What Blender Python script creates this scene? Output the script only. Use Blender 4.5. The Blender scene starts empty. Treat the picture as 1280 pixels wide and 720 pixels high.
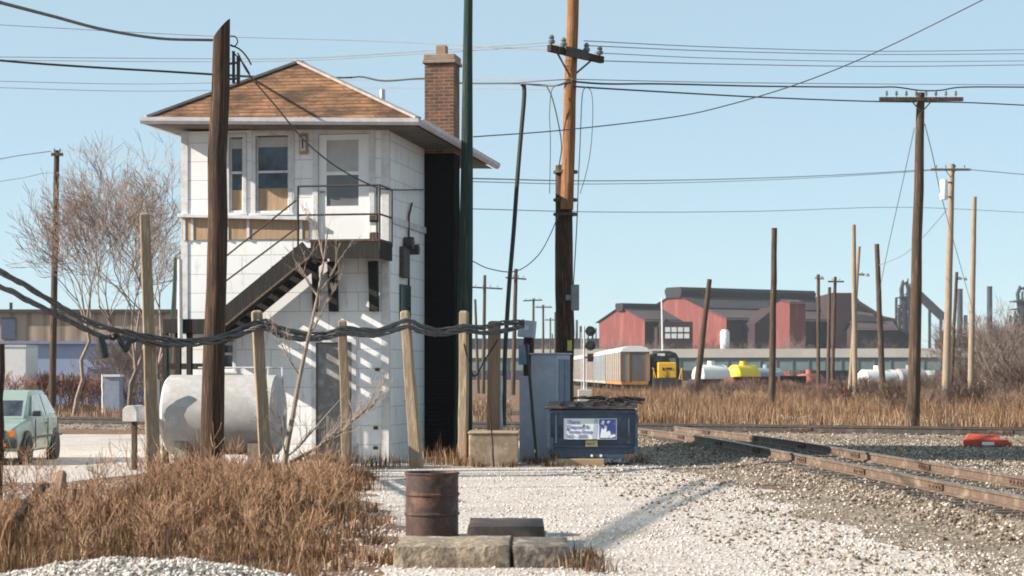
import bpy, math, random
import numpy as np
from mathutils import Vector, Matrix, noise
R = math.radians
rnd = random.Random(7)
SC = bpy.context.scene
COL = SC.collection
F, CX, HY, CH = 2500.0, 640.0, 468.0, 1.8      # focal length in photo pixels, principal column, horizon row, eye height

def P(px, py, Y): return Vector(((px-CX)/F*Y, Y, CH+(HY-py)/F*Y))
def G(px, py):
    Y = F*CH/(py-HY); return Vector(((px-CX)/F*Y, Y, 0))
def gy(py): return F*CH/(py-HY)
def X(px, Y): return (px-CX)/F*Y
def H(py, Y): return CH+(HY-py)/F*Y
def S(Y): return F/Y

# ------------------------------------------------------------------ materials
def nodes(name):
    m = bpy.data.materials.new(name); m.use_nodes = True
    nt = m.node_tree; return m, nt, nt.nodes['Principled BSDF']
def N(nt, t, **k):
    n = nt.nodes.new(t)
    for a, b in k.items():
        if a.startswith('i_'): n.inputs[a[2:].replace('_', ' ')].default_value = b
        else: setattr(n, a, b)
    return n
def L(nt, a, b): nt.links.new(a, b)
def rgba(c): return (c[0], c[1], c[2], 1)
def ramp(nt, stops):
    r = nt.nodes.new('ShaderNodeValToRGB'); e = r.color_ramp.elements
    while len(e) < len(stops): e.new(.5)
    for q, (p, c) in zip(e, stops): q.position = p; q.color = rgba(c)
    return r
def coords(nt, stretch=(1, 1, 1), rand=True):
    tc = N(nt, 'ShaderNodeTexCoord'); mp = N(nt, 'ShaderNodeMapping'); mp.inputs['Scale'].default_value = stretch
    if rand:
        oi = N(nt, 'ShaderNodeObjectInfo'); ml = N(nt, 'ShaderNodeMath', operation='MULTIPLY'); ml.inputs[1].default_value = 37
        L(nt, oi.outputs['Random'], ml.inputs[0]); ad = N(nt, 'ShaderNodeVectorMath', operation='ADD')
        L(nt, tc.outputs['Object'], ad.inputs[0]); L(nt, ml.outputs[0], ad.inputs[1]); L(nt, ad.outputs[0], mp.inputs['Vector'])
    else: L(nt, tc.outputs['Object'], mp.inputs['Vector'])
    return mp.outputs[0]
MC = {}
def mat(name, c1, c2=None, scale=4, stretch=(1, 1, 1), rough=.8, bump=.15, metal=0, c3=None, lo=.35, hi=.65, dist=.01):
    if name in MC: return MC[name]
    m, nt, b = nodes(name); MC[name] = m
    c2 = c2 or tuple(x*.75 for x in c1)
    v = coords(nt, stretch)
    n1 = N(nt, 'ShaderNodeTexNoise'); n1.inputs['Scale'].default_value = scale; n1.inputs['Detail'].default_value = 6; n1.inputs['Roughness'].default_value = .65
    L(nt, v, n1.inputs['Vector'])
    r = ramp(nt, [(lo, c1), (hi, c2)] if c3 is None else [(lo, c1), ((lo+hi)/2, c2), (hi, c3)])
    L(nt, n1.outputs['Fac'], r.inputs[0]); L(nt, r.outputs[0], b.inputs['Base Color'])
    b.inputs['Roughness'].default_value = rough; b.inputs['Metallic'].default_value = metal
    if bump:
        n2 = N(nt, 'ShaderNodeTexNoise'); n2.inputs['Scale'].default_value = scale*4; n2.inputs['Detail'].default_value = 4
        L(nt, v, n2.inputs['Vector']); bp = N(nt, 'ShaderNodeBump'); bp.inputs['Strength'].default_value = bump; bp.inputs['Distance'].default_value = dist
        L(nt, n2.outputs['Fac'], bp.inputs['Height']); L(nt, bp.outputs[0], b.inputs['Normal'])
    return m
def island(name, stops, rough=.9, patch=None):
    """colour by piece (stone, blade, twig) with an optional slow world-space patchiness"""
    m, nt, b = nodes(name); g = N(nt, 'ShaderNodeNewGeometry'); r = ramp(nt, stops)
    L(nt, g.outputs['Random Per Island'], r.inputs[0]); out = r.outputs[0]
    if patch:
        tc = N(nt, 'ShaderNodeTexCoord'); n = N(nt, 'ShaderNodeTexNoise'); n.inputs['Scale'].default_value = patch[0]; n.inputs['Detail'].default_value = 3
        L(nt, tc.outputs['Object'], n.inputs['Vector'])
        rr = ramp(nt, [(.38, (0, 0, 0)), (.62, (1, 1, 1))]); L(nt, n.outputs['Fac'], rr.inputs[0])
        mx = N(nt, 'ShaderNodeMix', data_type='RGBA', blend_type='MULTIPLY'); mx.inputs[7].default_value = rgba(patch[1])
        L(nt, rr.outputs[0], mx.inputs[0]); L(nt, out, mx.inputs[6]); out = mx.outputs[2]
    L(nt, out, b.inputs['Base Color']); b.inputs['Roughness'].default_value = rough
    b.inputs['Specular IOR Level'].default_value = .2
    return m
def brick(name, c1, c2, cm, w, h, mortar, rough=.7, bump=.4, dirt=None, dscale=1.2, dlo=.5, dhi=.7, squash=1, spec=.3, chips=False, dstretch=(1, 1, 1)):
    m, nt, b = nodes(name); tc = N(nt, 'ShaderNodeTexCoord'); sp = N(nt, 'ShaderNodeSeparateXYZ'); L(nt, tc.outputs['Object'], sp.inputs[0])
    ad = N(nt, 'ShaderNodeMath', operation='ADD'); L(nt, sp.outputs[0], ad.inputs[0]); L(nt, sp.outputs[1], ad.inputs[1])
    cb = N(nt, 'ShaderNodeCombineXYZ'); L(nt, ad.outputs[0], cb.inputs[0]); L(nt, sp.outputs[2], cb.inputs[1])
    # ragged edges
    wn = N(nt, 'ShaderNodeTexNoise'); wn.inputs['Scale'].default_value = 6; L(nt, tc.outputs['Object'], wn.inputs['Vector'])
    ws = N(nt, 'ShaderNodeVectorMath', operation='SCALE'); ws.inputs['Scale'].default_value = mortar*.8; L(nt, wn.outputs['Color'], ws.inputs[0])
    wa = N(nt, 'ShaderNodeVectorMath', operation='ADD'); L(nt, cb.outputs[0], wa.inputs[0]); L(nt, ws.outputs[0], wa.inputs[1])
    t = N(nt, 'ShaderNodeTexBrick'); L(nt, wa.outputs[0], t.inputs['Vector'])
    for k, v in (('Color1', rgba(c1)), ('Color2', rgba(c2)), ('Mortar', rgba(cm)), ('Scale', 1), ('Brick Width', w), ('Row Height', h), ('Mortar Size', mortar), ('Mortar Smooth', .3)): t.inputs[k].default_value = v
    out = t.outputs['Color']
    if dirt:
        n = N(nt, 'ShaderNodeTexNoise'); n.inputs['Scale'].default_value = dscale; n.inputs['Detail'].default_value = 8; n.inputs['Roughness'].default_value = .7
        mp = N(nt, 'ShaderNodeMapping'); mp.inputs['Scale'].default_value = dstretch
        L(nt, tc.outputs['Object'], mp.inputs['Vector']); L(nt, mp.outputs[0], n.inputs['Vector']); r = ramp(nt, [(dlo, (0, 0, 0)), (dhi, (1, 1, 1))]); L(nt, n.outputs['Fac'], r.inputs[0])
        mx = N(nt, 'ShaderNodeMix', data_type='RGBA'); mx.inputs[7].default_value = rgba(dirt); L(nt, r.outputs[0], mx.inputs[0]); L(nt, out, mx.inputs[6]); out = mx.outputs[2]
    if chips:
        for sc_, st_, lo_, hi_, cc_ in ((9, (1, 1, .8), .66, .70, (.34, .31, .29)), (2.2, (6, 6, .35), .57, .84, (.42, .35, .28))):
            mp = N(nt, 'ShaderNodeMapping'); mp.inputs['Scale'].default_value = st_; L(nt, tc.outputs['Object'], mp.inputs['Vector'])
            n = N(nt, 'ShaderNodeTexNoise'); n.inputs['Scale'].default_value = sc_; n.inputs['Detail'].default_value = 6; n.inputs['Roughness'].default_value = .75; L(nt, mp.outputs[0], n.inputs['Vector'])
            r = ramp(nt, [(lo_, (0, 0, 0)), (hi_, (.85, .85, .85))]); L(nt, n.outputs['Fac'], r.inputs[0])
            mx = N(nt, 'ShaderNodeMix', data_type='RGBA'); mx.inputs[7].default_value = rgba(cc_); L(nt, r.outputs[0], mx.inputs[0]); L(nt, out, mx.inputs[6]); out = mx.outputs[2]
    L(nt, out, b.inputs['Base Color']); b.inputs['Roughness'].default_value = rough; b.inputs['Specular IOR Level'].default_value = spec
    bp = N(nt, 'ShaderNodeBump', invert=True); bp.inputs['Strength'].default_value = bump; bp.inputs['Distance'].default_value = .01
    L(nt, t.outputs['Fac'], bp.inputs['Height']); L(nt, bp.outputs[0], b.inputs['Normal'])
    return m

WOOD = dict(stretch=(9, 9, .3), scale=3, bump=.9, dist=.03, rough=.9, lo=.32, hi=.68)
m_dark = mat('creosote_wood', (.095, .046, .024), (.024, .013, .008), c3=(.21, .105, .052), **WOOD)
m_brown = mat('weathered_brown_wood', (.12, .073, .046), (.05, .031, .02), c3=(.21, .135, .085), **WOOD)
m_new = mat('fresh_pine_pole', (.42, .185, .07), (.20, .085, .035), c3=(.60, .32, .14), **WOOD)
m_olive = mat('green_treated_wood', (.020, .060, .048), (.010, .032, .027), c3=(.085, .10, .07), **WOOD)
m_pale = mat('pale_grey_wood', (.40, .31, .23), (.27, .20, .14), c3=(.50, .41, .32), **WOOD)
m_post = mat('bleached_post', (.36, .27, .18), (.24, .175, .115), c3=(.46, .36, .26), scale=3, stretch=(5, 5, .5), bump=.5, rough=.9, dist=.015)
m_tanpost = mat('tan_wood_post', (.36, .23, .15), (.22, .14, .09), **WOOD)
m_black = mat('black_rubber', (.012, .012, .013), (.03, .03, .03), scale=20, rough=.55)
m_cable = mat('shadow_cable_grey', (.055, .05, .05), (.13, .115, .11), scale=7, rough=.6, bump=.4)
m_wire = mat('copper_line_wire', (.06, .05, .05), (.10, .085, .08), scale=3, rough=.6, bump=0)
m_thin = mat('thin_line_wire', (.20, .19, .20), (.28, .26, .27), scale=3, rough=.6, bump=0)
m_steel = mat('rusty_steel', (.13, .07, .045), (.06, .035, .025), c3=(.2, .12, .07), scale=6, rough=.75, bump=.3)
m_iron = mat('dark_iron', (.028, .026, .026), (.06, .045, .035), scale=8, rough=.6)
m_glassins = mat('glass_insulator', (.10, .13, .13), (.16, .19, .19), rough=.15, bump=0)
m_conc = mat('weathered_concrete', (.34, .29, .23), (.24, .20, .155), c3=(.42, .37, .30), scale=3, bump=.5, rough=.9)
m_white = mat('old_white_paint', (.78, .78, .78), (.62, .60, .56), scale=3, lo=.55, hi=.8, rough=.6)
m_trim = mat('grey_white_trim', (.62, .61, .62), (.42, .39, .36), scale=5, lo=.45, hi=.75, rough=.6)
m_tanw = mat('bare_tan_plywood', (.44, .30, .19), (.30, .20, .12), stretch=(5, 5, .6), scale=3, rough=.85)
m_glass = mat('dark_window_glass', (.020, .026, .040), (.075, .085, .11), scale=3.5, rough=.08, bump=0)
m_shade = mat('window_blind', (.48, .46, .45), (.40, .38, .38), scale=3, rough=.5)
m_siding = brick('shingle_siding', (.80, .80, .80), (.77, .77, .78), (.47, .44, .42), 1.22, .385, .008, rough=.6, bump=.35, dirt=(.36, .28, .22), dscale=2.2, dlo=.55, dhi=.85, chips=True, dstretch=(2.2, 2.2, .6))
m_roof = brick('tan_roof_shingle', (.40, .20, .105), (.27, .135, .07), (.13, .065, .038), .8, .085, .012, rough=.95, bump=.9, dirt=(.075, .043, .028), dscale=1.5, dlo=.36, dhi=.60, dstretch=(.9, .9, 2.4))
m_brick = brick('chimney_brick', (.24, .11, .07), (.13, .062, .045), (.25, .19, .145), .22, .077, .012, rough=.9, bump=.6, dirt=(.07, .045, .035), dscale=1.4, dlo=.5, dhi=.75)
m_shadebrick = brick('shade_black_brick', (.012, .011, .012), (.009, .009, .010), (.014, .013, .013), .22, .077, .012, rough=.95, bump=.5, spec=.03)  # near-black puts the tower's shadow on the chimney shaft into the colour
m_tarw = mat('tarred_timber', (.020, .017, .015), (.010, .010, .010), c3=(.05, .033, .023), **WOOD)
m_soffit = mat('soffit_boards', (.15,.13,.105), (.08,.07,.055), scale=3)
m_gut = mat('gutter_metal', (.62, .60, .64), (.45, .42, .43), scale=4, rough=.5)
m_board = mat('grey_boarding', (.28, .27, .28), (.20, .185, .18), scale=3, c3=(.36, .35, .35), rough=.85)
m_tank = mat('whitewashed_tank', (.50, .48, .475), (.40, .375, .36), scale=2.2, rough=.6, c3=(.56, .54, .53))
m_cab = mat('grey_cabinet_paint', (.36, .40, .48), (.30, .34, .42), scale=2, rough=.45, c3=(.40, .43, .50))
m_bin = mat('navy_bin_paint', (.055, .085, .14), (.035, .055, .095), scale=3, rough=.5, c3=(.075, .10, .155))
m_binl = mat('dark_bin_lid', (.045, .035, .032), (.02, .02, .022), scale=6, rough=.7, c3=(.13, .075, .05))
m_sign = mat('white_sign_sheet', (.80, .82, .82), (.70, .74, .76), scale=6, rough=.4, bump=0)
m_blue = mat('sign_blue', (.07, .10, .36), (.10, .13, .40), rough=.4, bump=0)
m_ink = mat('sign_ink_violet', (.17, .16, .40), (.22, .2, .45), rough=.5, bump=0)
m_yel = mat('yellow_sticker', (.62, .52, .14), (.5, .42, .1), scale=8, rough=.5, bump=0)
m_drum = mat('rusted_drum', (.085, .043, .034), (.04, .021, .018), c3=(.15, .075, .045), scale=5, rough=.7, bump=.4)
m_plate = mat('rusted_plate', (.055, .036, .032), (.028, .02, .02), c3=(.10, .06, .045), scale=5, rough=.75, bump=.4)
m_rust = mat('red_lead_paint', (.50, .075, .035), (.36, .05, .025), scale=6, rough=.6)
m_rail = mat('rusted_rail', (.17, .115, .08), (.11, .07, .05), c3=(.24, .175, .13), stretch=(.6, .6, .6), scale=5, rough=.7, bump=.3)
m_railtop = mat('polished_rail_head', (.42, .42, .44), (.3, .28, .27), scale=3, rough=.28, metal=.9, bump=0)
m_tie = mat('old_tie_timber', (.095, .07, .055), (.05, .038, .03), c3=(.15, .115, .09), scale=5, bump=.6, rough=.95)
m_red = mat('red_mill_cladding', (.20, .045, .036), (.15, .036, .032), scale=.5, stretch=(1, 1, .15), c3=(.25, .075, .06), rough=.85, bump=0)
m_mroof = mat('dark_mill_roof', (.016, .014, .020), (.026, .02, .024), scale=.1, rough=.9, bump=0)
m_mwall = mat('shaded_mill_wall', (.048, .020, .022), (.028, .014, .018), scale=.15, rough=.9, bump=0)  # near-black red: shade of the sunless long walls put into the colour
m_mroof2 = mat('faded_mill_roof', (.085, .056, .058), (.06, .04, .044), scale=.12, rough=.9, bump=0)
m_par = mat('bridge_concrete', (.44, .41, .37), (.38, .35, .32), scale=.3, rough=.9, bump=0)
m_gird = mat('bridge_girder_paint', (.15, .20, .20), (.11, .155, .16), scale=.3, rough=.6, bump=0)
m_furn = mat('furnace_steel', (.05, .05, .065), (.03, .03, .04), scale=.3, rough=.8, bump=0)
m_bark = mat('grey_bark', (.19, .145, .115), (.11, .08, .062), c3=(.28, .22, .18), stretch=(4, 4, .8), scale=4, rough=.9)
m_barkp = mat('pale_bark', (.32, .245, .195), (.20, .145, .11), c3=(.40, .33, .275), stretch=(4, 4, .8), scale=4, rough=.9)
m_twig = island('bare_twigs', [(0, (.16,.115,.095)), (.5, (.24,.18,.15)), (1, (.33,.26,.225))])
m_brush = island('brush_twigs', [(0, (.075,.05,.04)), (.5, (.13,.088,.07)), (1, (.20,.145,.12))])
m_thick = island('thicket_twigs', [(0, (.12, .085, .07)), (.5, (.18, .135, .115)), (1, (.26, .205, .18))])
m_redbrush = island('reddish_brush_twigs', [(0, (.13, .06, .045)), (.5, (.20, .10, .075)), (1, (.26, .16, .12))])

# ------------------------------------------------------------------ mesh builder
class MB:
    def __init__(s): s.v = []; s.f = []; s.m = []; s.cur = 0
    def add(s, vs, fs):
        o = len(s.v); s.v += [tuple(v) for v in vs]
        for f in fs: s.f.append([o+i for i in f]); s.m.append(s.cur)
        return s
    def box(s, x0, x1, y0, y1, z0, z1, M=None):
        vs = [Vector(v) for v in ((x0,y0,z0),(x1,y0,z0),(x1,y1,z0),(x0,y1,z0),(x0,y0,z1),(x1,y0,z1),(x1,y1,z1),(x0,y1,z1))]
        if M is not None: vs = [M @ v for v in vs]
        return s.add(vs, [(0,3,2,1),(4,5,6,7),(0,1,5,4),(1,2,6,5),(2,3,7,6),(3,0,4,7)])
    def beam(s, a, b, w, h, up=(0,0,1)):
        a, b = Vector(a), Vector(b); d = (b-a); l = d.length; d.normalize(); up = Vector(up)
        if abs(d.dot(up)) > .99: up = Vector((0,1,0))
        x = d.cross(up).normalized(); z = x.cross(d)
        M = Matrix((x, d, z)).transposed().to_4x4(); M.translation = a
        return s.box(-w/2, w/2, 0, l, -h/2, h/2, M)
    def tube(s, pts, rad, n=8, cap=True, phase=0, cut=None):
        pts = [Vector(p) for p in pts]; k = len(pts)
        if not hasattr(rad, '__len__'): rad = [rad]*k
        vs = []; d0 = (pts[1]-pts[0]).normalized()
        u = d0.cross(Vector((0,1,0)) if abs(d0.y) < .9 else Vector((1,0,0))).normalized()
        for i in range(k):
            d = (pts[min(i+1,k-1)]-pts[max(i-1,0)]).normalized()
            u = (u-d*u.dot(d)).normalized(); w = d.cross(u)
            for j in range(n):
                a = 2*math.pi*j/n+phase; vs.append(pts[i]+(u*math.cos(a)+w*math.sin(a))*rad[i])
        if cut is not None:
            for j in range(n):
                v = vs[(k-1)*n+j]; vs[(k-1)*n+j] = v+Vector((0,0,(v-pts[-1]).dot(Vector(cut))))
        fs = [(i*n+j, i*n+(j+1)%n, (i+1)*n+(j+1)%n, (i+1)*n+j) for i in range(k-1) for j in range(n)]
        if cap: fs += [tuple(range(n-1,-1,-1)), tuple(range((k-1)*n, k*n))]
        return s.add(vs, fs)
    def prism(s, poly, axis, a, b):
        """poly of 2D points, extruded along axis x/y/z from a to b"""
        def q(p, t): return {'x': (t,p[0],p[1]), 'y': (p[0],t,p[1]), 'z': (p[0],p[1],t)}[axis]
        n = len(poly); vs = [q(p,a) for p in poly]+[q(p,b) for p in poly]
        fs = [tuple(range(n)), tuple(range(2*n-1,n-1,-1))]+[(i,i+n,(i+1)%n+n,(i+1)%n) for i in range(n)]
        return s.add(vs, fs)
    def lathe(s, prof, n=16, c=(0,0,0)):
        k = len(prof); vs = [(c[0]+r*math.cos(2*math.pi*j/n), c[1]+r*math.sin(2*math.pi*j/n), c[2]+z) for r, z in prof for j in range(n)]
        fs = [(i*n+j, i*n+(j+1)%n, (i+1)*n+(j+1)%n, (i+1)*n+j) for i in range(k-1) for j in range(n)]
        fs += [tuple(range(n-1,-1,-1)), tuple(range((k-1)*n, k*n))]
        return s.add(vs, fs)
    def shear(s, k):
        s.v = [(x, y, z-k*x) for x, y, z in s.v]; return s
    def build(s, name, m, parent=None, origin=None, smooth=False, bevel=0, fix=True):
        me = bpy.data.meshes.new(name); v = s.v
        if origin is not None: v = [(a-origin[0], b-origin[1], c-origin[2]) for a, b, c in v]
        me.from_pydata(v, [], s.f)
        for q in (m if isinstance(m, (list, tuple)) else [m]): me.materials.append(q)
        if isinstance(m, (list, tuple)): me.polygons.foreach_set('material_index', s.m)
        if fix and len(s.f) < 60000:
            import bmesh
            bm = bmesh.new(); bm.from_mesh(me); bmesh.ops.recalc_face_normals(bm, faces=bm.faces); bm.to_mesh(me); bm.free()
        if smooth:
            me.polygons.foreach_set('use_smooth', [True]*len(me.polygons))
            try: me.set_sharp_from_angle(angle=R(40))
            except Exception: pass
        me.update()
        o = bpy.data.objects.new(name, me); COL.objects.link(o)
        if origin is not None: o.location = origin
        if parent is not None: o.parent = parent
        if bevel:
            b = o.modifiers.new('bevel', 'BEVEL'); b.width = bevel; b.segments = 2; b.limit_method = 'ANGLE'; b.angle_limit = R(40)
        return o
def tag(o, label, cat, group=None, kind=None):
    if label: o['label'] = label
    if cat: o['category'] = cat
    if group: o['group'] = group
    if kind: o['kind'] = kind
    return o
def empty(name, loc, label, cat, group=None, rz=0):
    o = bpy.data.objects.new(name, None); o.empty_display_size = .2; COL.objects.link(o)
    o.location = loc; o.rotation_euler = (0, 0, rz)
    return tag(o, label, cat, group)
def copy_tree(o, parent=None):
    c = o.copy(); COL.objects.link(c)
    if parent is not None: c.parent = parent; c.matrix_parent_inverse = o.matrix_parent_inverse
    for ch in list(o.children): copy_tree(ch, c)
    return c
def spline(pts, sub=6):
    pts = [Vector(p) for p in pts]; out = []
    q = [pts[0]*2-pts[1]]+pts+[pts[-1]*2-pts[-2]]
    for i in range(1, len(q)-2):
        a, b, c, d = q[i-1:i+3]
        for k in range(sub):
            t = k/sub; out.append(.5*((2*b)+(c-a)*t+(2*a-5*b+4*c-d)*t*t+(3*b-a-3*c+d)*t**3))
    return out+[pts[-1]]

# ------------------------------------------------------------------ world, sun, camera
SUN_AZ = Vector((-.988, -.156, 0)).normalized(); SUN_EL = R(27.5)
w = bpy.data.worlds.new('World'); SC.world = w; w.use_nodes = True
nt = w.node_tree; sk = nt.nodes.new('ShaderNodeTexSky'); sk.sky_type = 'NISHITA'; sk.sun_disc = False
sk.sun_elevation = SUN_EL; sk.sun_rotation = math.atan2(SUN_AZ.x, SUN_AZ.y); sk.altitude = 100; sk.air_density = .7; sk.dust_density = 0; sk.ozone_density = 2.5
air = N(nt, 'ShaderNodeMix', data_type='RGBA'); air.inputs[0].default_value = .5; air.inputs[7].default_value = (6.5, 8.6, 9.2, 1)   # thin even high haze over the clear sky
L(nt, sk.outputs[0], air.inputs[6]); L(nt, air.outputs[2], nt.nodes['Background'].inputs[0]); nt.nodes['Background'].inputs[1].default_value = .061
ld = bpy.data.lights.new('sun', 'SUN'); ld.energy = 5.0; ld.angle = R(.5); ld.color = (1, .91, .79)
lo = bpy.data.objects.new('sun', ld); COL.objects.link(lo)
tos = Vector((SUN_AZ.x*math.cos(SUN_EL), SUN_AZ.y*math.cos(SUN_EL), math.sin(SUN_EL)))
lo.rotation_euler = tos.to_track_quat('Z', 'Y').to_euler(); lo.location = (-60, -10, 40)
cd = bpy.data.cameras.new('camera'); cam = bpy.data.objects.new('camera', cd); COL.objects.link(cam); SC.camera = cam
cam.location = (0, 0, CH); cam.rotation_euler = (R(90), 0, 0); cd.sensor_width = 36; cd.lens = 36*F/1280; cd.shift_y = (HY-360)/1280
cd.clip_start = .5; cd.clip_end = 6000; cd.dof.use_dof = True; cd.dof.focus_distance = 42; cd.dof.aperture_fstop = 3.6
SC.view_settings.view_transform = 'Standard'; SC.view_settings.look = 'None'; SC.view_settings.exposure = .95; SC.view_settings.gamma = 1
SC.render.filter_size = 1.7
SC.cycles.filter_width = 1.8
SC.cycles.max_bounces = 5; SC.cycles.diffuse_bounces = 3; SC.cycles.glossy_bounces = 2; SC.cycles.volume_bounces = 0
SC.cycles.use_denoising = True

# ------------------------------------------------------------------ ground sheets
def ground_mat(name, stops, cell, cellamt, patches=None, bump=.6, dist=.03):
    m, nt, b = nodes(name); tc = N(nt, 'ShaderNodeTexCoord'); v = tc.outputs['Object']
    n1 = N(nt, 'ShaderNodeTexNoise'); n1.inputs['Scale'].default_value = .9; n1.inputs['Detail'].default_value = 10; n1.inputs['Roughness'].default_value = .7; L(nt, v, n1.inputs['Vector'])
    r = ramp(nt, stops); L(nt, n1.outputs['Fac'], r.inputs[0])
    vo = N(nt, 'ShaderNodeTexVoronoi'); vo.inputs['Scale'].default_value = cell; L(nt, v, vo.inputs['Vector'])
    hs = N(nt, 'ShaderNodeSeparateColor'); L(nt, vo.outputs['Color'], hs.inputs[0])
    mr = N(nt, 'ShaderNodeMapRange'); mr.inputs['To Min'].default_value = 1-cellamt; mr.inputs['To Max'].default_value = 1+cellamt*.3; L(nt, hs.outputs[0], mr.inputs['Value'])
    mx = N(nt, 'ShaderNodeVectorMath', operation='SCALE'); L(nt, r.outputs[0], mx.inputs[0]); L(nt, mr.outputs[0], mx.inputs['Scale']); out = mx.outputs[0]
    if patches:
        n2 = N(nt, 'ShaderNodeTexNoise'); n2.inputs['Scale'].default_value = patches[0]; n2.inputs['Detail'].default_value = 5; L(nt, v, n2.inputs['Vector'])
        rr = ramp(nt, [(patches[2], (0,0,0)), (patches[3], (1,1,1))]); L(nt, n2.outputs['Fac'], rr.inputs[0])
        m2 = N(nt, 'ShaderNodeMix', data_type='RGBA'); m2.inputs[7].default_value = rgba(patches[1]); L(nt, rr.outputs[0], m2.inputs[0]); L(nt, out, m2.inputs[6]); out = m2.outputs[2]
    L(nt, out, b.inputs['Base Color']); b.inputs['Roughness'].default_value = .95; b.inputs['Specular IOR Level'].default_value = .15
    bp = N(nt, 'ShaderNodeBump'); bp.inputs['Strength'].default_value = bump; bp.inputs['Distance'].default_value = dist
    L(nt, vo.outputs['Distance'], bp.inputs['Height']); L(nt, bp.outputs[0], b.inputs['Normal'])
    return m
m_soil = ground_mat('brown_soil', [(.3, (.15, .088, .058)), (.6, (.23, .145, .10)), (.8, (.32, .225, .165))], 9, .4)
m_lot = ground_mat('white_crushed_stone', [(.3, (.42, .355, .315)), (.5, (.53, .47, .43)), (.75, (.59, .535, .49))], 17, .28, patches=(.35, (.27, .21, .165), .58, .78))
m_bal = ground_mat('track_ballast', [(.3, (.17, .13, .095)), (.5, (.27, .215, .165)), (.75, (.37, .305, .245))], 15, .55)
M = MB(); M.add([(-2500,-60,0),(2500,-60,0),(2500,5000,0),(-2500,5000,0)], [(0,1,2,3)])
tag(M.build('ground', m_soil), 'brown soil of the flat rail yard', 'ground', kind='structure')

def trackX(Y):
    """centre line of the curved track, X as a function of Y"""
    if Y < 44: return 7.05-.068*(Y-25)
    t = Y-44; return 5.76-.068*t-.0042*t*t
M = MB(); xs = []
ed = [(-14,14),(9,14)]
for Y in np.arange(14, 56, 1.0): ed.append((trackX(Y)-2.7+1.5*noise.noise((Y*.22,1,0)), Y))
ed += [(2,56),(-3.5,50.5),(-3.4,58),(-12,60),(-24,60),(-24,37.5),(-12,37),(-9.2,34),(-7.5,33),(-6.6,36.5),(-5.5,38.5),(-3.2,38.2),(-2.4,36.2),(-2.3,31),(-1.8,27),(-1.3,23),(-1.1,20),(-1.2,14)]
ed = ed[1:]
fine = []
for i in range(len(ed)):
    a, b = Vector(ed[i]), Vector(ed[(i+1) % len(ed)]); n = max(1, int((b-a).length/.35))
    for k in range(n):
        p = a.lerp(b, k/n); q = noise.noise((p.x*1.3, p.y*1.3, 3))*.35; fine.append((p.x+q, p.y+noise.noise((p.x*1.3, p.y*1.3, 9))*.35, .004))
M.add(fine, [tuple(range(len(fine)))])
tag(M.build('gravel_lot', m_lot, fix=False), 'white crushed stone lot beside the tower', 'gravel', kind='structure')

M = MB(); M.add([(trackX(Y), Y, .0025) for Y in range(14, 57, 3)]+[(17, 55, .0025), (17, 14, .0025)], [tuple(range(17))])
tag(M.build('yard_ballast', m_bal, fix=False), 'bare stony ground between the two tracks', 'gravel', kind='structure')
M = MB(); ed2 = [(trackX(Y)-3.1+1.6*noise.noise((Y*.3, 5, 0)), Y) for Y in np.arange(14, 57, .8)]+[(trackX(Y), Y) for Y in np.arange(56, 14, -2.)]
M.add([(a, b, .007) for a, b in ed2], [tuple(range(len(ed2)))]); tag(M.build('shoulder_ballast', m_bal, fix=False), 'dirty ballast spilling from the curved track onto the white gravel', 'ballast', kind='structure')
def strip(center, half, crown, z, name, label):
    """raised bed with sloped shoulders along a list of (pt, normal)"""
    M = MB(); prof = [(-half-.8,.002),(-half-.3,z*.45),(-half,z),(half,z),(half+.3,z*.45),(half+.8,.002)]; k = len(prof)
    vs = []
    for i, (p, nrm) in enumerate(center):
        for j, (o, h) in enumerate(prof):
            jit = .14*noise.noise((i*.9, j*3.1, half)); vs.append((p.x+nrm.x*(o+jit), p.y+nrm.y*(o+jit), h+(.03*noise.noise((i*1.7, j*2., 5)) if 0 < j < k-1 else 0)))
    fs = [(i*k+j, i*k+j+1, (i+1)*k+j+1, (i+1)*k+j) for i in range(len(center)-1) for j in range(k-1)]
    M.add(vs, fs); return tag(M.build(name, m_bal), label, 'ballast', kind='structure')
cv = []
for Y in np.arange(17, 64.1, .8):
    a = Vector((trackX(Y), Y, 0)); d = (Vector((trackX(Y+.1), Y+.1, 0))-a).normalized(); cv.append((a, Vector((d.y, -d.x, 0))))
strip(cv, 1.35, 0, .10, 'curve_ballast', 'stone ballast bed under the curved track')
XA, XB = Vector((26, 49.7, 0)), Vector((-30, 75.5, 0))
dx = (XB-XA).normalized(); nx = Vector((dx.y, -dx.x, 0))
if nx.y > 0: nx = -nx
xv = [(XA.lerp(XB, t), nx) for t in np.linspace(0, 1, 70)]
strip(xv, 1.35, 0, .13, 'crossing_ballast', 'stone ballast bed under the straight crossing track')

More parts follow.
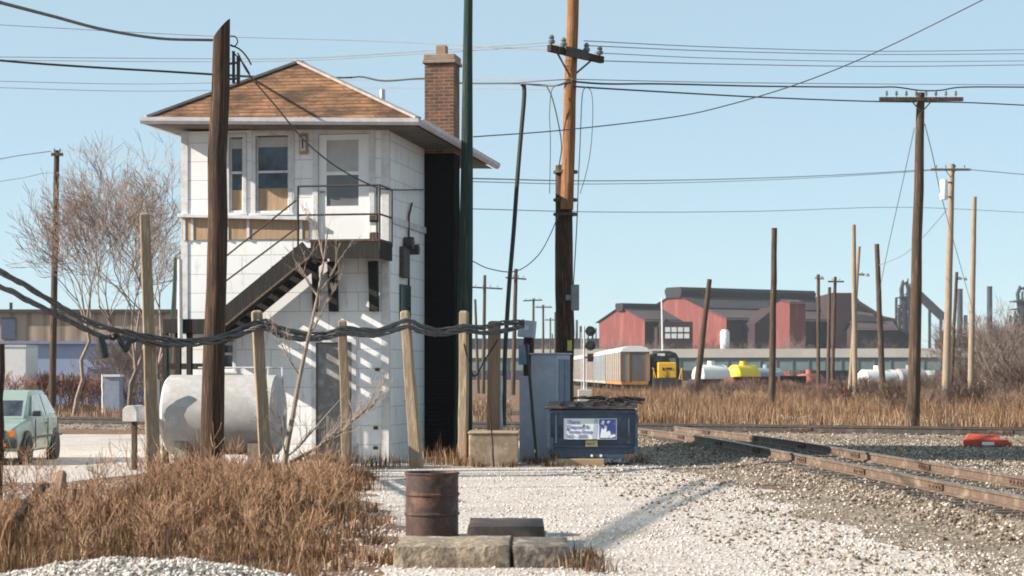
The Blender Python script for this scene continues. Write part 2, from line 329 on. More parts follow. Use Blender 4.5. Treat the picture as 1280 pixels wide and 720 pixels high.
# ------------------------------------------------------------------ tracks
def railmesh(M, Mt, pts, z0, nrm):
    prof = [(-.07,0),(-.07,.018),(-.012,.035),(-.012,.125),(-.036,.135),(-.036,.168),(.036,.168),(.036,.135),(.012,.125),(.012,.035),(.07,.018),(.07,0)]
    k = len(prof); vs = []
    for p, n in zip(pts, nrm):
        for o, h in prof: vs.append((p.x+n.x*o, p.y+n.y*o, z0+h))
    M.add(vs, [(i*k+j, i*k+(j+1)%k, (i+1)*k+(j+1)%k, (i+1)*k+j) for i in range(len(pts)-1) for j in range(k)])
    vs = []
    for p, n in zip(pts, nrm):
        for o in (-.03, .03): vs.append((p.x+n.x*o, p.y+n.y*o, z0+.1705))
    Mt.add(vs, [(2*i, 2*i+1, 2*i+3, 2*i+2) for i in range(len(pts)-1)])
def track(name, label, center, ties, zb, mr=None):
    root = empty(name, center[0][0], label, 'railway track'); root.location.z = 0
    inv = -Vector(root.location)
    tm = None
    for p, n in ties:
        o = MB(); 
        if tm is None:
            o.box(-1.28, 1.28, -.115, .115, -.10, .035); tm = o.build('tie', m_tie, root, bevel=.01); t = tm
        else: t = tm.copy(); COL.objects.link(t); t.parent = root
        j = rnd.uniform(-.06, .06)
        t.location = Vector((p.x+n.x*j, p.y+n.y*j, zb+rnd.uniform(-.008, .004)))+inv; t.rotation_euler = (0, 0, math.atan2(n.y, n.x)+rnd.uniform(-.03, .03))
    for s in (-1, 1):
        A, B = MB(), MB(); pts = [p+n*s*.7525+inv for p, n in center]
        railmesh(A, B, pts, zb+.035, [n for p, n in center])
        r = A.build('rail', mr or m_rail, root); B.build('rail_head', m_railtop, r, fix=False)
        # joint bars
        i = 4
        while i < len(center)-2:
            p, n = center[i]; d = Vector((-n.y, n.x, 0)); q = p+n*s*.7525+inv
            J = MB()
            for e in (-1, 1): J.beam(q+n*e*.030-d*.34+Vector((0,0,zb+.035+.08)), q+n*e*.030+d*.34+Vector((0,0,zb+.035+.08)), .03, .085)
            for e in (-.25, -.09, .09, .25): J.tube([q+d*e-n*.065+Vector((0,0,zb+.115)), q+d*e+n*.065+Vector((0,0,zb+.115))], .02, 6)
            J.build('joint_bar', m_steel, r)
            i += 10 if s > 0 else 9
    return root
fine_c = []
for Y in np.arange(17.5, 58.5, .5):
    a = Vector((trackX(Y), Y, 0)); d = (Vector((trackX(Y+.1), Y+.1, 0))-a).normalized(); fine_c.append((a, Vector((d.y, -d.x, 0))))
track('railway_track', 'rusty railway track curving away across the right of the gravel', fine_c, fine_c[::1], .09)
xf = [(XA.lerp(XB, t), nx) for t in np.linspace(0, 1, 110)]
track('railway_track', 'straight railway track crossing behind the dumpster and the tower', xf, xf[::2]+xf[1::4], .12, mat('shaded_rail', (.07,.05,.045), (.045,.035,.03), c3=(.11,.08,.065), scale=5, rough=.75))  # this track's rail colour is darkened for its lack of direct sun

# ------------------------------------------------------------------ signal tower
TLOC = Vector((-2.5, 40.3, 0)); TA = R(9.9)
TM = Matrix.Translation(TLOC) @ Matrix.Rotation(-TA, 4, 'Z'); TI = TM.inverted()
def FP(px, py, off=0.):
    c = TI @ Vector((0,0,CH)); d = TI.to_3x3() @ Vector(((px-CX)/F, 1, (HY-py)/F)); t = (-off-c.y)/d.y; p = c+d*t; return p.x, p.z
def SP(px, py, xo=0.):
    c = TI @ Vector((0,0,CH)); d = TI.to_3x3() @ Vector(((px-CX)/F, 1, (HY-py)/F)); t = (xo-c.x)/d.x; p = c+d*t; return p.y, p.z
T = empty('signal_tower', TLOC, 'white two storey railway signal tower with tan hip roof and outside stair', 'signal tower', rz=-TA)
W_, D_, ZT = FP(228, 400)[0], 6.85, 6.78
def holes_wall(rects, x0, x1, z0, z1, depth):
    M = MB(); xs = sorted({x0, x1, *[r[0] for r in rects], *[r[1] for r in rects]}); zs = sorted({z0, z1, *[r[2] for r in rects], *[r[3] for r in rects]})
    for i in range(len(xs)-1):
        for j in range(len(zs)-1):
            cx, cz = (xs[i]+xs[i+1])/2, (zs[j]+zs[j+1])/2
            if any(a < cx < b and c < cz < d for a, b, c, d in rects): continue
            M.add([(xs[i],0,zs[j]),(xs[i+1],0,zs[j]),(xs[i+1],0,zs[j+1]),(xs[i],0,zs[j+1])], [(0,1,2,3)])
    for a, b, c, d in rects:
        M.add([(a,0,c),(b,0,c),(b,0,d),(a,0,d),(a,depth,c),(b,depth,c),(b,depth,d),(a,depth,d)], [(0,1,5,4),(1,2,6,5),(2,3,7,6),(3,0,4,7),(4,5,6,7)])
    return M
def rect(x0, y0, x1, y1):
    a, b = FP(x0, y0), FP(x1, y1); return (a[0], b[0], b[1], a[1])
w1, w2, dr = rect(287, 172, 304, 263), rect(320, 170, 361, 263), rect(398, 168, 462, 301)
ld_, lw = rect(395, 428, 440, 568), rect(272, 425, 292, 461)
M = holes_wall([w1, w2, dr, ld_, lw], W_, 0, -.2, ZT, .14)
M.add([(0,0,-.2),(0,D_,-.2),(0,D_,ZT),(0,0,ZT)], [(0,1,2,3)]); M.add([(W_,0,-.2),(W_,D_,-.2),(W_,D_,ZT),(W_,0,ZT)], [(3,2,1,0)])
M.add([(W_,D_,-.2),(0,D_,-.2),(0,D_,ZT),(W_,D_,ZT)], [(3,2,1,0)]); M.add([(W_,0,ZT),(0,0,ZT),(0,D_,ZT),(W_,D_,ZT)], [(0,1,2,3)])
M.build('wall', m_siding, T, fix=False)
# corner boards
M = MB()
M.box(-.13, .022, -.022, -.002, -.1, ZT-.02); M.box(.002, .022, -.002, .12, -.1, ZT-.02); M.build('corner_board', m_trim, T)
M = MB(); M.box(W_-.022, W_+.12, -.022, -.002, -.1, ZT-.02); M.build('corner_board', m_trim, T)
def sash_window(r, fw, top_m, bot_m, name='window', board=None):
    a, b, c, d = r; M = MB(); y0, y1 = -.035, .10
    M.box(a-fw, a, y0, y1, c-.05, d+fw); M.box(b, b+fw, y0, y1, c-.05, d+fw); M.box(a, b, y0, y1, d, d+fw)
    mid = (c+d)/2+.02*(d-c); M.box(a+.001, b-.001, .02, .07, mid-.025, mid+.025)
    M.box(a+.001, a+.035, .035, .08, c, d-.002); M.box(b-.035, b-.001, .035, .08, c, d-.002)
    f = M.build(name, m_trim, T, bevel=.006)
    M = MB(); M.box(a+.036, b-.036, .05, .065, mid+.026, d-.03); M.build('pane', top_m, f)
    M = MB(); M.box(a+.036, b-.036, .044, .0495, d-.03-(d-c)*.13, d-.03); M.build('blind', m_shade, f)
    lo_ = c+.02
    if board:
        bh = c+(d-c)*board; M = MB(); M.box(a+.036, b-.036, .045, .07, c+.01, bh); M.build('board_panel', m_tanw, f); lo_ = bh+.003
    M = MB(); M.box(a+.036, b-.036, .06, .075, lo_, mid-.026); M.build('pane', bot_m, f)
    M = MB(); M.box(a-fw-.04, b+fw+.04, -.09, .02, c-.10, c-.052); M.build('sill', m_trim, f, bevel=.006)
sash_window(w1, .075, m_glass, m_glass, board=.28); sash_window(w2, .09, m_glass, m_glass, board=.30)
sash_window(lw, .06, m_glass, m_glass)
# upper door with storm glazing
a, b, c, d = dr; M = MB()
M.box(a-.11, a, -.04, .10, c, d+.10); M.box(b, b+.11, -.04, .10, c, d+.10); M.box(a, b, -.04, .10, d, d+.10)
DF = M.build('door_frame', m_trim, T, bevel=.006)
gu, gl = rect(408, 175, 448, 214), rect(408, 219, 448, 257)
M = MB(); y0, y1 = .01, .06
M.box(a+.004, gu[0], y0, y1, c+.02, d-.01); M.box(gu[1], b-.004, y0, y1, c+.02, d-.01)
M.box(gu[0], gu[1], y0, y1, gu[3], d-.01); M.box(gu[0], gu[1], y0, y1, gl[3], gu[2]); M.box(gu[0], gu[1], y0, y1, c+.02, gl[2])
DO = M.build('door', m_white, T)
M = MB(); M.box(gu[0], gu[1], .035, .045, gu[2], gu[3]); M.build('pane', m_shade, DO)
M = MB(); M.box(gl[0], gl[1], .035, .045, gl[2], gl[3]); M.build('pane', mat('grey_storm_pane', (.13,.14,.15), (.17,.17,.18), scale=1, rough=.2, bump=0), DO)
M = MB(); M.tube([(a+.06, .01, c+1.0), (a+.06, -.05, c+1.0)], .018, 8); M.tube([(a+.06, -.05, c+1.0), (a+.15, -.055, c+1.0)], .013, 8); M.build('handle', m_iron, DO)
# fixture by the door
fx = FP(380, 180); M = MB(); M.box(fx[0]-.09, fx[0]+.09, -.06, -.003, fx[1]-.21, fx[1]+.21); M.build('meter_board', m_tanw, T, bevel=.008)
M = MB(); M.box(fx[0]-.055, fx[0]+.055, -.10, -.062, fx[1]-.15, fx[1]+.15); LF = M.build('lamp_fixture', m_trim, T, bevel=.01)
M = MB(); M.tube([(fx[0], -.115, fx[1]-.1), (fx[0], -.115, fx[1]+.09)], .014, 6); M.build('conduit', m_iron, LF)
M = MB(); q = FP(367, 200)[0]; M.box(q-.015, q+.015, -.03, -.003, FP(0, 263)[1], FP(0, 166)[1]); q = FP(466, 200)[0]; M.box(q+.02, q+.05, -.03, -.003, FP(0, 300)[1], FP(0, 176)[1]); M.build('downspout', m_trim, T)
# ledge and panel band
l0, l1 = FP(228, 270)[1], FP(386, 275)[1]
xa, xb = W_-.05, FP(386, 270)[0]
M = MB(); M.beam((xa, -.09, l0), (xb, -.09, l1+.02), .16, .07); LG = M.build('ledge', m_trim, T, bevel=.008)
bt, bb = FP(0, 279)[1], FP(0, 303)[1]
M = MB(); M.box(W_+.001, xb, -.03, -.002, bb, bt+.04); M.build('panel_band', m_tanw, T)
for px in (231, 241, 285, 311, 377): q = FP(px, 290)[0]; M = MB(); M.box(q-.028, q+.028, -.05, -.004, bb-.01, bt+.035); M.build('band_post', m_trim, T)
# boarded lower door
a, b, c, d = ld_; M = MB(); M.box(a+.02, b-.02, .04, .09, c+.02, d-.02); bd = M.build('boarded_door', m_board, T)
M = MB(); M.box(a-.09, a, -.03, .06, c, d+.08); M.box(b, b+.09, -.03, .06, c, d+.08); M.box(a, b, -.03, .06, d, d+.08); M.build('door_frame', m_trim, bd)
M = MB(); M.box(a-.15, b+.15, -.28, -.005, c-.10, c-.01); M.build('door_step', m_conc, T, bevel=.01)
# brown rot patches and brackets on the lower right of the front wall
for px, py in ((472, 462), (470, 535), (470, 560)):
    q = FP(px, py); M = MB(); M.box(q[0]-.05, q[0]+.045, -.03, -.003, q[1]-.03, q[1]+.035); M.build('wall_bracket', m_steel, T, bevel=.01)
# roof
K = .026; EV = .80
ex0, ex1, ey0, ey1, ez, rz_ = W_-.50, EV, -EV, D_+EV, 6.86, 8.26
rx = (W_-.8+ex1)/2-.02; r0, r1 = ey0+1.85, ey1-1.9
M = MB(); M.add([(ex0,ey0,ez),(ex1,ey0,ez),(ex1,ey1,ez),(ex0,ey1,ez),(rx,r0,rz_),(rx,r1,rz_)], [(0,1,4),(1,2,5,4),(2,3,5),(3,0,4,5),(3,2,1,0)])
M.add([(ex0,ey0,ez),(ex1,ey0,ez),(ex1,ey1,ez),(ex0,ey1,ez),(ex0,ey0,ez-.035),(ex1,ey0,ez-.035),(ex1,ey1,ez-.035),(ex0,ey1,ez-.035)], [(0,4,5,1),(1,5,6,2),(2,6,7,3),(3,7,4,0)])
RF = M.shear(K).build('roof', m_roof, T)
M = MB()
for p, q in (((ex0,ey0,ez),(rx,r0,rz_)), ((ex1,ey0,ez),(rx,r0,rz_)), ((rx,r0,rz_),(rx,r1,rz_)), ((ex1,ey1,ez),(rx,r1,rz_)), ((ex0,ey1,ez),(rx,r1,rz_))):
    M.beam(Vector(p)+Vector((0,0,.012)), Vector(q)+Vector((0,0,.012)), .17, .05)
M.shear(K).build('hip_cap', mat('grey_hip_cap', (.40,.36,.34), (.26,.22,.20), scale=5), RF)
M = MB(); i_ = .05
M.add([(ex0+i_,ey0+i_,ez-.14),(ex1-i_,ey0+i_,ez-.14),(ex1-i_,ey1-i_,ez-.14),(ex0+i_,ey1-i_,ez-.14)], [(3,2,1,0)])
M.shear(K).build('soffit', m_soffit, RF, fix=False)
def gutter(a, b, outn):
    a, b, n = Vector(a), Vector(b), Vector(outn); M = MB()
    prof = [(0,-.02),(0,-.135),(.06,-.135),(.105,-.08),(.115,-.005),(.098,-.005),(.09,-.03),(.02,-.03)]
    vs = [p+n*o+Vector((0,0,h)) for p in (a, b) for o, h in prof]; k = len(prof)
    return M.add(vs, [(j, (j+1)%k, k+(j+1)%k, k+j) for j in range(k)]+[tuple(range(k)), tuple(range(2*k-1, k-1, -1))])
for a, b, n in (((ex0-.08,ey0,ez),(ex1+.03,ey0,ez),(0,-1,0)), ((ex1,ey0,ez),(ex1,ey1+.05,ez),(1,0,0)), ((ex0,ey0,ez),(ex0,ey1,ez),(-1,0,0))):
    gutter(a, b, n).shear(K).build('gutter', m_gut, RF)
p = Vector((FP(478, 120, -2.2)[0], 2.2, 0)); M = MB(); M.tube([(p.x, 2.2, 7.0), (p.x, 2.2, FP(478, 112, -2.2)[1])], .06, 8); M.build('vent_pipe', m_gut, RF)
# chimney: lower shaft coloured near-black for the tower's shadow, brick stack, cap, flue
c0, c1, cw = 3.40, 4.05, .66
zE = ez-K*.3
M = MB(); M.box(.003, cw, c0, c1, -.1, 6.62); CHM = M.build('chimney', m_shadebrick, T)
zc = H(80, 43.7)
M = MB(); M.box(.008, cw-.004, c0+.004, c1-.004, 6.62, zc); M.build('brick_stack', m_brick, CHM)
M = MB(); M.box(-.04, cw+.05, c0-.05, c1+.05, zc, zc+.075); M.box(-.015, cw+.025, c0-.025, c1+.025, zc+.075, zc+.20); M.build('chimney_cap', mat('cap_mortar', (.32,.24,.18), (.22,.16,.12)), CHM, bevel=.015)
M = MB(); M.box(.21, .44, c0+.2, c1-.2, zc+.2, zc+.43); M.build('flue', mat('clay_flue', (.34,.23,.17), (.25,.17,.12)), CHM, bevel=.015)
# porch platform, brackets, railing
PO = 1.12
pz, pl, pr = FP(0, 304, PO)[1], FP(386, 300, PO)[0], FP(475, 300, PO)[0]
M = MB(); M.box(pl, pr, -PO, -.03, pz-.05, pz); PF = M.build('porch_deck', m_brown, T, bevel=.006)
M = MB(); M.box(pl+.03, pr-.01, -PO+.01, -PO+.06, pz-.38, pz-.052); M.box(pr-.06, pr-.012, -PO+.062, -.03, pz-.38, pz-.052); M.box(pl+.03, pl+.08, -PO+.062, -.03, pz-.38, pz-.052); M.build('deck_fascia', m_tarw, PF)
for px, wpx in ((390, 7), (412, 11), (463, 11)):
    x = FP(px, 350, .4)[0]; zz = FP(0, 392, .05)[1]; ww = wpx/61; M = MB()
    M.beam((x, -.05, zz), (x, -PO+.12, pz-.40), ww, .12, up=(1,0,0)) if False else M.add(
        [(x-ww/2,-.03,zz),(x+ww/2,-.03,zz),(x+ww/2,-.14,zz),(x-ww/2,-.14,zz),(x-ww/2,-.10,pz-.385),(x+ww/2,-.10,pz-.385),(x+ww/2,-.26,pz-.385),(x-ww/2,-.26,pz-.385)],
        [(0,1,2,3),(4,5,6,7),(0,1,5,4),(1,2,6,5),(2,3,7,6),(3,0,4,7)])
    M.build('knee_brace', m_tarw, PF)
rl, rr_, rt = FP(372, 250, PO)[0], FP(474, 250, PO)[0], FP(0, 239, PO)[1]; rm = FP(0, 274, PO)[1]
y = -PO+.03; M = MB()
for x in (rl, FP(388, 250, PO)[0]*0+rl, rr_): M.tube([(x, y, pz-.2), (x, y, rt)], .022, 8)
M.tube([(rr_, -.05, pz-.1), (rr_, -.05, rt)], .022, 8); M.tube([(FP(469, 0, PO)[0], y+.1, pz), (FP(469, 0, PO)[0], y+.1, rt)], .018, 8)
for z in (rt, rm): M.tube([(rl, y, z), (rr_, y, z)], .02, 8); M.tube([(rr_, y, z), (rr_, -.05, z)], .02, 8)
M.build('porch_railing', m_iron, PF)
M = MB(); x0, x1 = FP(463, 0, .9)[0], FP(474, 0, .9)[0]
M.box(x0-.004, x1+.004, -.799, -.78, FP(0, 305, .9)[1], FP(0, 276, .9)[1])
for y0_, y1_ in ((276, 284), (297, 305)): M.box(x0, x1, -1.0, -.8, FP(0, y1_, .9)[1], FP(0, y0_, .9)[1])
JB = M.build('junction_box', m_brown, PF, bevel=.01)
M = MB(); M.box(x0+.02, x1-.01, -.98, -.82, FP(0, 296.5, .9)[1], FP(0, 284.5, .9)[1]); M.build('box_face', m_white, JB)
# stair
s0, s1 = FP(384, 308, PO), FP(262, 405, PO)
sx0, sz0, sx1, sz1 = s0[0], pz-.02, s1[0], s1[1]
M = MB()
for yy in (-PO+.03, -.20):
    M.beam((sx0+.02, yy, sz0-.18), (sx1-.1, yy, sz1-.22), .05, .40)
ST = M.build('stair', m_tarw, T)
M = MB(); nst = 9
for i in range(nst):
    t = (i+.7)/nst; x = sx0+(sx1-sx0)*t; z = sz0+(sz1-sz0)*t; M.box(x-.15, x+.12, -PO+.06, -.23, z-.04, z)
M.build('tread', m_tarw, ST)
M = MB(); M.tube([(sx0+.05, -PO, sz0-.33), (sx1-.1, -PO, sz1-.37)], .025, 6); M.build('conduit', m_steel, ST)
M = MB(); y = -PO+.03
for pa, pb in (((370, 250), (262, 336)), ((370, 285), (262, 366))):
    a, b = FP(*pa, PO), FP(*pb, PO); M.tube([(a[0], y, a[1]), (b[0], y, b[1])], .018, 6)
for px in (262,):
    q = FP(px, 336, PO); M.tube([(q[0], y, q[1]), (q[0], y, sz1-.2)], .02, 6)
M.build('handrail', m_iron, ST)
# landing on posts
lx0, lx1, lz = FP(204, 400, PO+.1)[0], sx1+.12, FP(0, 400, PO+.1)[1]
M = MB(); M.box(lx0, lx1, -PO-.12, -.04, lz-.27, lz); LD = M.build('stair_landing', m_tarw, T)
M = MB()
for px in (206, 222, 236, 262): x = FP(px, 430, PO)[0]; M.box(x-.05, x+.05, -PO, -PO+.1, -.05, lz-.272)
M.box(lx0+.05, lx1-.05, -PO+.012, -PO+.06, 1.9, 2.02); M.build('landing_post', m_tarw, LD)
M = MB(); q0 = FP(228, 325, PO); M.tube([(q0[0], -PO-.15, q0[1]), (q0[0]+.01, -PO-.15, lz-.5)], .05, 8); M.build('landing_newel', m_trim, LD)
# meter gear on the shaded side wall
def side_box(px0, py0, px1, py1, t, name, m, par, bev=.012):
    a, b = SP(px0, py0), SP(px1, py1); M = MB(); M.box(.003, t, a[0], b[0], b[1], a[1]); return M.build(name, m, par, bevel=bev)
MT = side_box(499, 308, 506, 348, .10, 'meter_box', m_iron, T)
for (u, v, rr2) in ((505, 304, .13), (512, 312, .11)):
    q = SP(u, v); M = MB(); M.tube([(.01, q[0], q[1]), (.20, q[0], q[1])], rr2, 12); M.build('meter_dial', m_iron, MT)
q = SP(508, 330); M = MB(); M.tube([(.05, q[0], q[1]-.9), (.05, q[0], q[1]+1.0), (.05, q[0]+.3, q[1]+1.3)], .025, 6); M.build('conduit', m_iron, MT)
side_box(499, 355, 511, 398, .05, 'side_window', mat('green_glass', (.02,.05,.055), (.03,.07,.07), rough=.15, bump=0), T)
side_box(499, 398, 511, 400.5, .08, 'window_sill', m_trim, T)
q0, q1 = SP(487, 285), SP(530, 285)
M = MB(); M.box(.003, .05, .12, c0-.02, FP(0, 284)[1], FP(0, 276)[1]); M.build('belt_course', m_trim, T)
M = MB(); q = SP(506, 500); M.box(.003, .03, q[0], q[0]+.5, q[1]-.03, q[1]); M.build('side_patch', m_steel, T)

# ------------------------------------------------------------------ poles
def pole_pts(a, b, n=7, wob=.02, seed=0):
    a, b = Vector(a), Vector(b); L_ = (b-a).length
    return [a.lerp(b, i/(n-1))+Vector((noise.noise((seed, i*.9, 0)), noise.noise((seed+7, i*.9, 0)), 0))*wob*math.sin(math.pi*i/(n-1)) for i in range(n)]
def shaft(M, base, top, rb, rt, seed=0, n=12, wob=.03, cut=None):
    k = 8; pts = pole_pts(base, top, k, wob, seed); M.tube(pts, [rb+(rt-rb)*i/(k-1)+rb*.05*noise.noise((seed*3.1, i*1.7, 2)) for i in range(k)], n, cut=cut); return pts
def pole_at(pxb, Y, pxt, pyt, wb, wt, yt=None, zb=-.15):
    """base and top points with radii from widths in photo pixels"""
    b = Vector((X(pxb, Y), Y, zb)); t = P(pxt, pyt, yt or Y); return b, t, wb/2/S(Y), wt/2/S(yt or Y)
def simple_pole(label, pxb, Y, pxt, pyt, wb, wt, m, name='wooden_pole', cat='pole', group=None, seed=1, cut=None, yt=None):
    b, t, rb, rt = pole_at(pxb, Y, pxt, pyt, wb, wt, yt); M = MB(); shaft(M, b, t, rb, rt, seed, cut=cut)
    return tag(M.build(name, m, origin=(b.x, b.y, 0), smooth=True), label, cat, group)
def arm_pole(label, pxb, Y, pxt, pyt, wb, wt, m, arms, seed=1, group=None, name='utility_pole', insul=8, yt=None, braces=True, arm_m=None):
    b, t, rb, rt = pole_at(pxb, Y, pxt, pyt, wb, wt, yt); o = Vector((b.x, b.y, 0)); root = empty(name, o, label, 'utility pole', group)
    M = MB(); shaft(M, b-o, t-o, rb, rt, seed); M.build('shaft', m, root, smooth=True)
    for (x0, y0, x1, y1, th, dY) in arms:
        Ya = Y-rt-.06; a, c = P(x0, y0, Ya-dY)-o, P(x1, y1, Ya+dY)-o; h = th/S(Y)
        M = MB(); M.beam(a, c, .09, h); A = M.build('crossarm', arm_m or m, root, bevel=.01)
        if braces:
            M = MB(); md = (a+c)/2
            for s in (-1, 1): e = md+(c-a)*s*.13; M.beam(e+Vector((0,-.06,-.03)), md+Vector((0,-.06,-(c-a).length*.16)), .02, .04)
            M.build('brace', m_steel, A)
        for i in range(insul):
            f = (i+.5)/insul; f = .03+.94*f
            if abs(f-.5) < .04: continue
            p = a.lerp(c, f); M = MB(); M.lathe([(.012,h/2),(.012,h/2+.06),(.045,h/2+.06),(.05,h/2+.1),(.03,h/2+.14),(.042,h/2+.16),(.02,h/2+.21)], 8, p); M.build('insulator', m_glassins, A, smooth=True)
    return root

# near creosoted pole in front of the tank
b, t, rb, rt = pole_at(264, 36.6, 277, 36, 30, 21); o = Vector((b.x, b.y, 0))
PD = empty('wooden_pole', o, 'thick dark brown pole with slanted top in front of the white tank', 'pole')
M = MB(); shaft(M, b-o, t-o, rb, rt, 3, 16, .05, cut=(1.2, 0, 0)); M.build('shaft', m_dark, PD, smooth=True)
M = MB(); q = P(299, 70, 36.9)-o; M.beam(P(292, 64, 36.8)-o, P(292, 104, 36.8)-o, .05, .05); M.beam(P(298, 70, 36.8)-o, P(298, 105, 36.8)-o, .06, .06)
M.beam(P(286, 80, 36.7)-o, P(299, 78, 36.8)-o, .04, .04); M.beam(P(285, 99, 36.7)-o, P(299, 98, 36.8)-o, .04, .04); M.build('cable_rack', m_iron, PD)
M = MB(); M.tube(spline([P(288,45,36.6)-o, P(294,46,36.6)-o, P(297,52,36.6)-o, P(293,58,36.6)-o, P(288,57,36.6)-o]), .012, 5)
M.tube(spline([P(288,56,36.6)-o, P(300,62,36.6)-o, P(309,72,36.6)-o, P(314,81,36.6)-o]), .016, 5); M.tube(spline([P(290,64,36.6)-o, P(303,78,36.7)-o, P(312,92,36.8)-o]), .014, 5); M.build('lead_wire', m_black, PD)

# olive pole beside the chimney
simple_pole('dark olive green pole standing against the tower eave by the chimney', 579, 42.1, 586, -40, 23, 10, m_olive, seed=5)
# tall fresh pole bolted to old stub
b, t, rb, rt = pole_at(706, 47, 718, -60, 20, 13); o = Vector((b.x, b.y, 0))
PT = empty('utility_pole', o, 'tall orange pine pole spliced to a dark old stub behind the grey cabinet', 'utility pole')
M = MB(); shaft(M, P(708.5, 262, 46.9)-o, t-o, .155, .135, 8); M.build('pole_shaft', m_new, PT, smooth=True)
M = MB(); pts = shaft(M, b-o, P(705, 207, 47.25)-o, .23, .20, 11, 12, .04); M.build('pole_stub', m_dark, PT, smooth=True)
M = MB()
for py in (215, 250, 268): M.lathe([(.29,-.03),(.29,.03)], 14, P(707, py, 47.1)-o)
M.build('splice_band', m_iron, PT)
a, c = P(686, 60, 46.2)-o, P(753, 75, 47.4)-o
M = MB(); M.beam(a, c, .13, .16); A = M.build('crossarm', m_dark, PT, bevel=.012)
M = MB(); M.beam(a.lerp(c, .3)+Vector((0,-.12,.0)), a.lerp(c, .72)+Vector((0,-.12,0)), .06, .22); M.build('arm_bracket', m_iron, A)
for f in (.05, .27, .7, .95):
    p = a.lerp(c, f); M = MB(); M.lathe([(.02,.08),(.02,.12),(.075,.12),(.085,.18),(.05,.22),(.07,.26),(.03,.32)], 10, p); M.build('insulator', m_glassins, A, smooth=True)
M = MB(); M.beam(a.lerp(c, .12), P(713, 96, 46.7)-o, .025, .04); M.beam(a.lerp(c, .84), P(715, 96, 46.9)-o, .025, .04); M.build('brace', m_steel, A)
M = MB(); q = P(719, 372, 46.6)-o; M.box(q.x-.09, q.x+.09, q.y-.12, q.y+.12, q.z-.3, q.z+.3); M.box(q.x-.22, q.x-.09, q.y-.03, q.y+.03, q.z-.06, q.z+.06); M.build('switch_box', mat('galvanised', (.30,.31,.32), (.22,.22,.22)), PT, bevel=.015)
M = MB(); q = P(712, 432, 46.68)-o; M.box(q.x-.05, q.x+.05, q.y-.06, q.y+.02, q.z-.12, q.z+.12); M.build('pole_tag', m_yel, PT)

# right hand field of poles
arm_pole('big brown pole with eight pin crossarm beside the red derail', 1141, 64.5, 1151, 116, 17, 10, m_brown, [(1099, 124, 1204, 124, 5, 0)], seed=21, insul=8)
arm_pole('pale pole with curved crossarm and white transformer in the right brush', 1182, 120, 1190, 205, 11, 7, m_pale, [(1163, 212, 1213, 212, 3, .6)], seed=22, insul=4)
q = P(1180, 237, 119.5); M = MB(); M.lathe([(.22,-.6),(.24,-.5),(.24,.45),(.18,.6)], 10, q)
pt_ = [o_ for o_ in bpy.data.objects if o_.get('label', '').startswith('pale pole with curved')][0]
tr = M.build('transformer', m_white, pt_, smooth=True); tr.location = -Vector(pt_.location)
M = MB(); M.beam(P(1183, 228, 119.6), P(1190, 228, 119.9), .08, .08); M.beam(P(1183, 246, 119.6), P(1188, 246, 119.9), .08, .08); br = M.build('mount', m_iron, pt_); br.location = -Vector(pt_.location)
simple_pole('slim leaning brown pole nearest the yellow nosed locomotive', 868, 121, 887, 349, 9, 6, m_brown, seed=31)
simple_pole('straight dark pole rising in front of the red bays of the mill', 964.5, 96, 968, 285, 9, 7, m_brown, seed=32)
simple_pole('tallest bare brown pole at the right edge of the field', 1213, 140, 1218, 246, 8, 6, m_pale, seed=33)
simple_pole('pale straight pole crossed by a thinner leaning one', 1069, 130, 1067, 281, 7, 5.5, m_pale, seed=34)
simple_pole('brown leaning pole left of the big eight pin pole', 1104, 140, 1096, 305, 8, 6, m_brown, seed=36)
def lamp_pole(label, pxb, Y, pxt, pyt, m, hx, hy, wb=5, wt=4, seed=1):
    b, t, rb, rt = pole_at(pxb, Y, pxt, pyt, wb, wt); o = Vector((b.x, b.y, 0)); root = empty('lamp_pole', o, label, 'lamp pole')
    M = MB(); shaft(M, b-o, t-o, rb, rt, seed, 8); M.build('shaft', m, root, smooth=True)
    q = P(hx, hy, Y)-o; u = 1/S(Y)
    at = P(pxt+(pxb-pxt)*(hy-pyt)/max(1, 490-pyt), hy, Y)-o
    M = MB(); M.beam(at, q, .08, .08); A = M.build('lamp_arm', m_iron, root)
    for s in (-1, 1):
        M = MB(); e = q+Vector((s*3.6*u, 0, s*-.3*u)); M.lathe([(.6*u,1.8*u),(1.4*u,1.2*u),(2.6*u,-1.6*u),(2.2*u,-2*u)], 8, e); M.build('lamp_shade', mat('lamp_metal', (.22,.21,.17), (.15,.14,.12)), A, smooth=True)
lamp_pole('thin leaning pole with twin floodlights beside the pale straight pole', 1061, 135, 1074, 308, m_pale, 1081, 343, seed=35)
lamp_pole('thin pole with twin floodlight head between mill and brush', 1023, 170, 1023, 343, m_brown, 1024, 347, seed=41)
lamp_pole('short leaning floodlight pole between pale transformer pole and tallest bare pole', 1188, 150, 1196, 340, m_brown, 1203, 348, seed=42)
arm_pole('distant pole with single crossarm against the dark mill end', 1040, 180, 1044, 346, 5, 4, m_brown, [(1035, 352, 1055, 352, 2, 0)], seed=43, insul=2, braces=False)
simple_pole('short plain pole touching the distant crossarm pole by the mill', 1035, 176, 1037, 359, 5, 4, m_brown, seed=44)
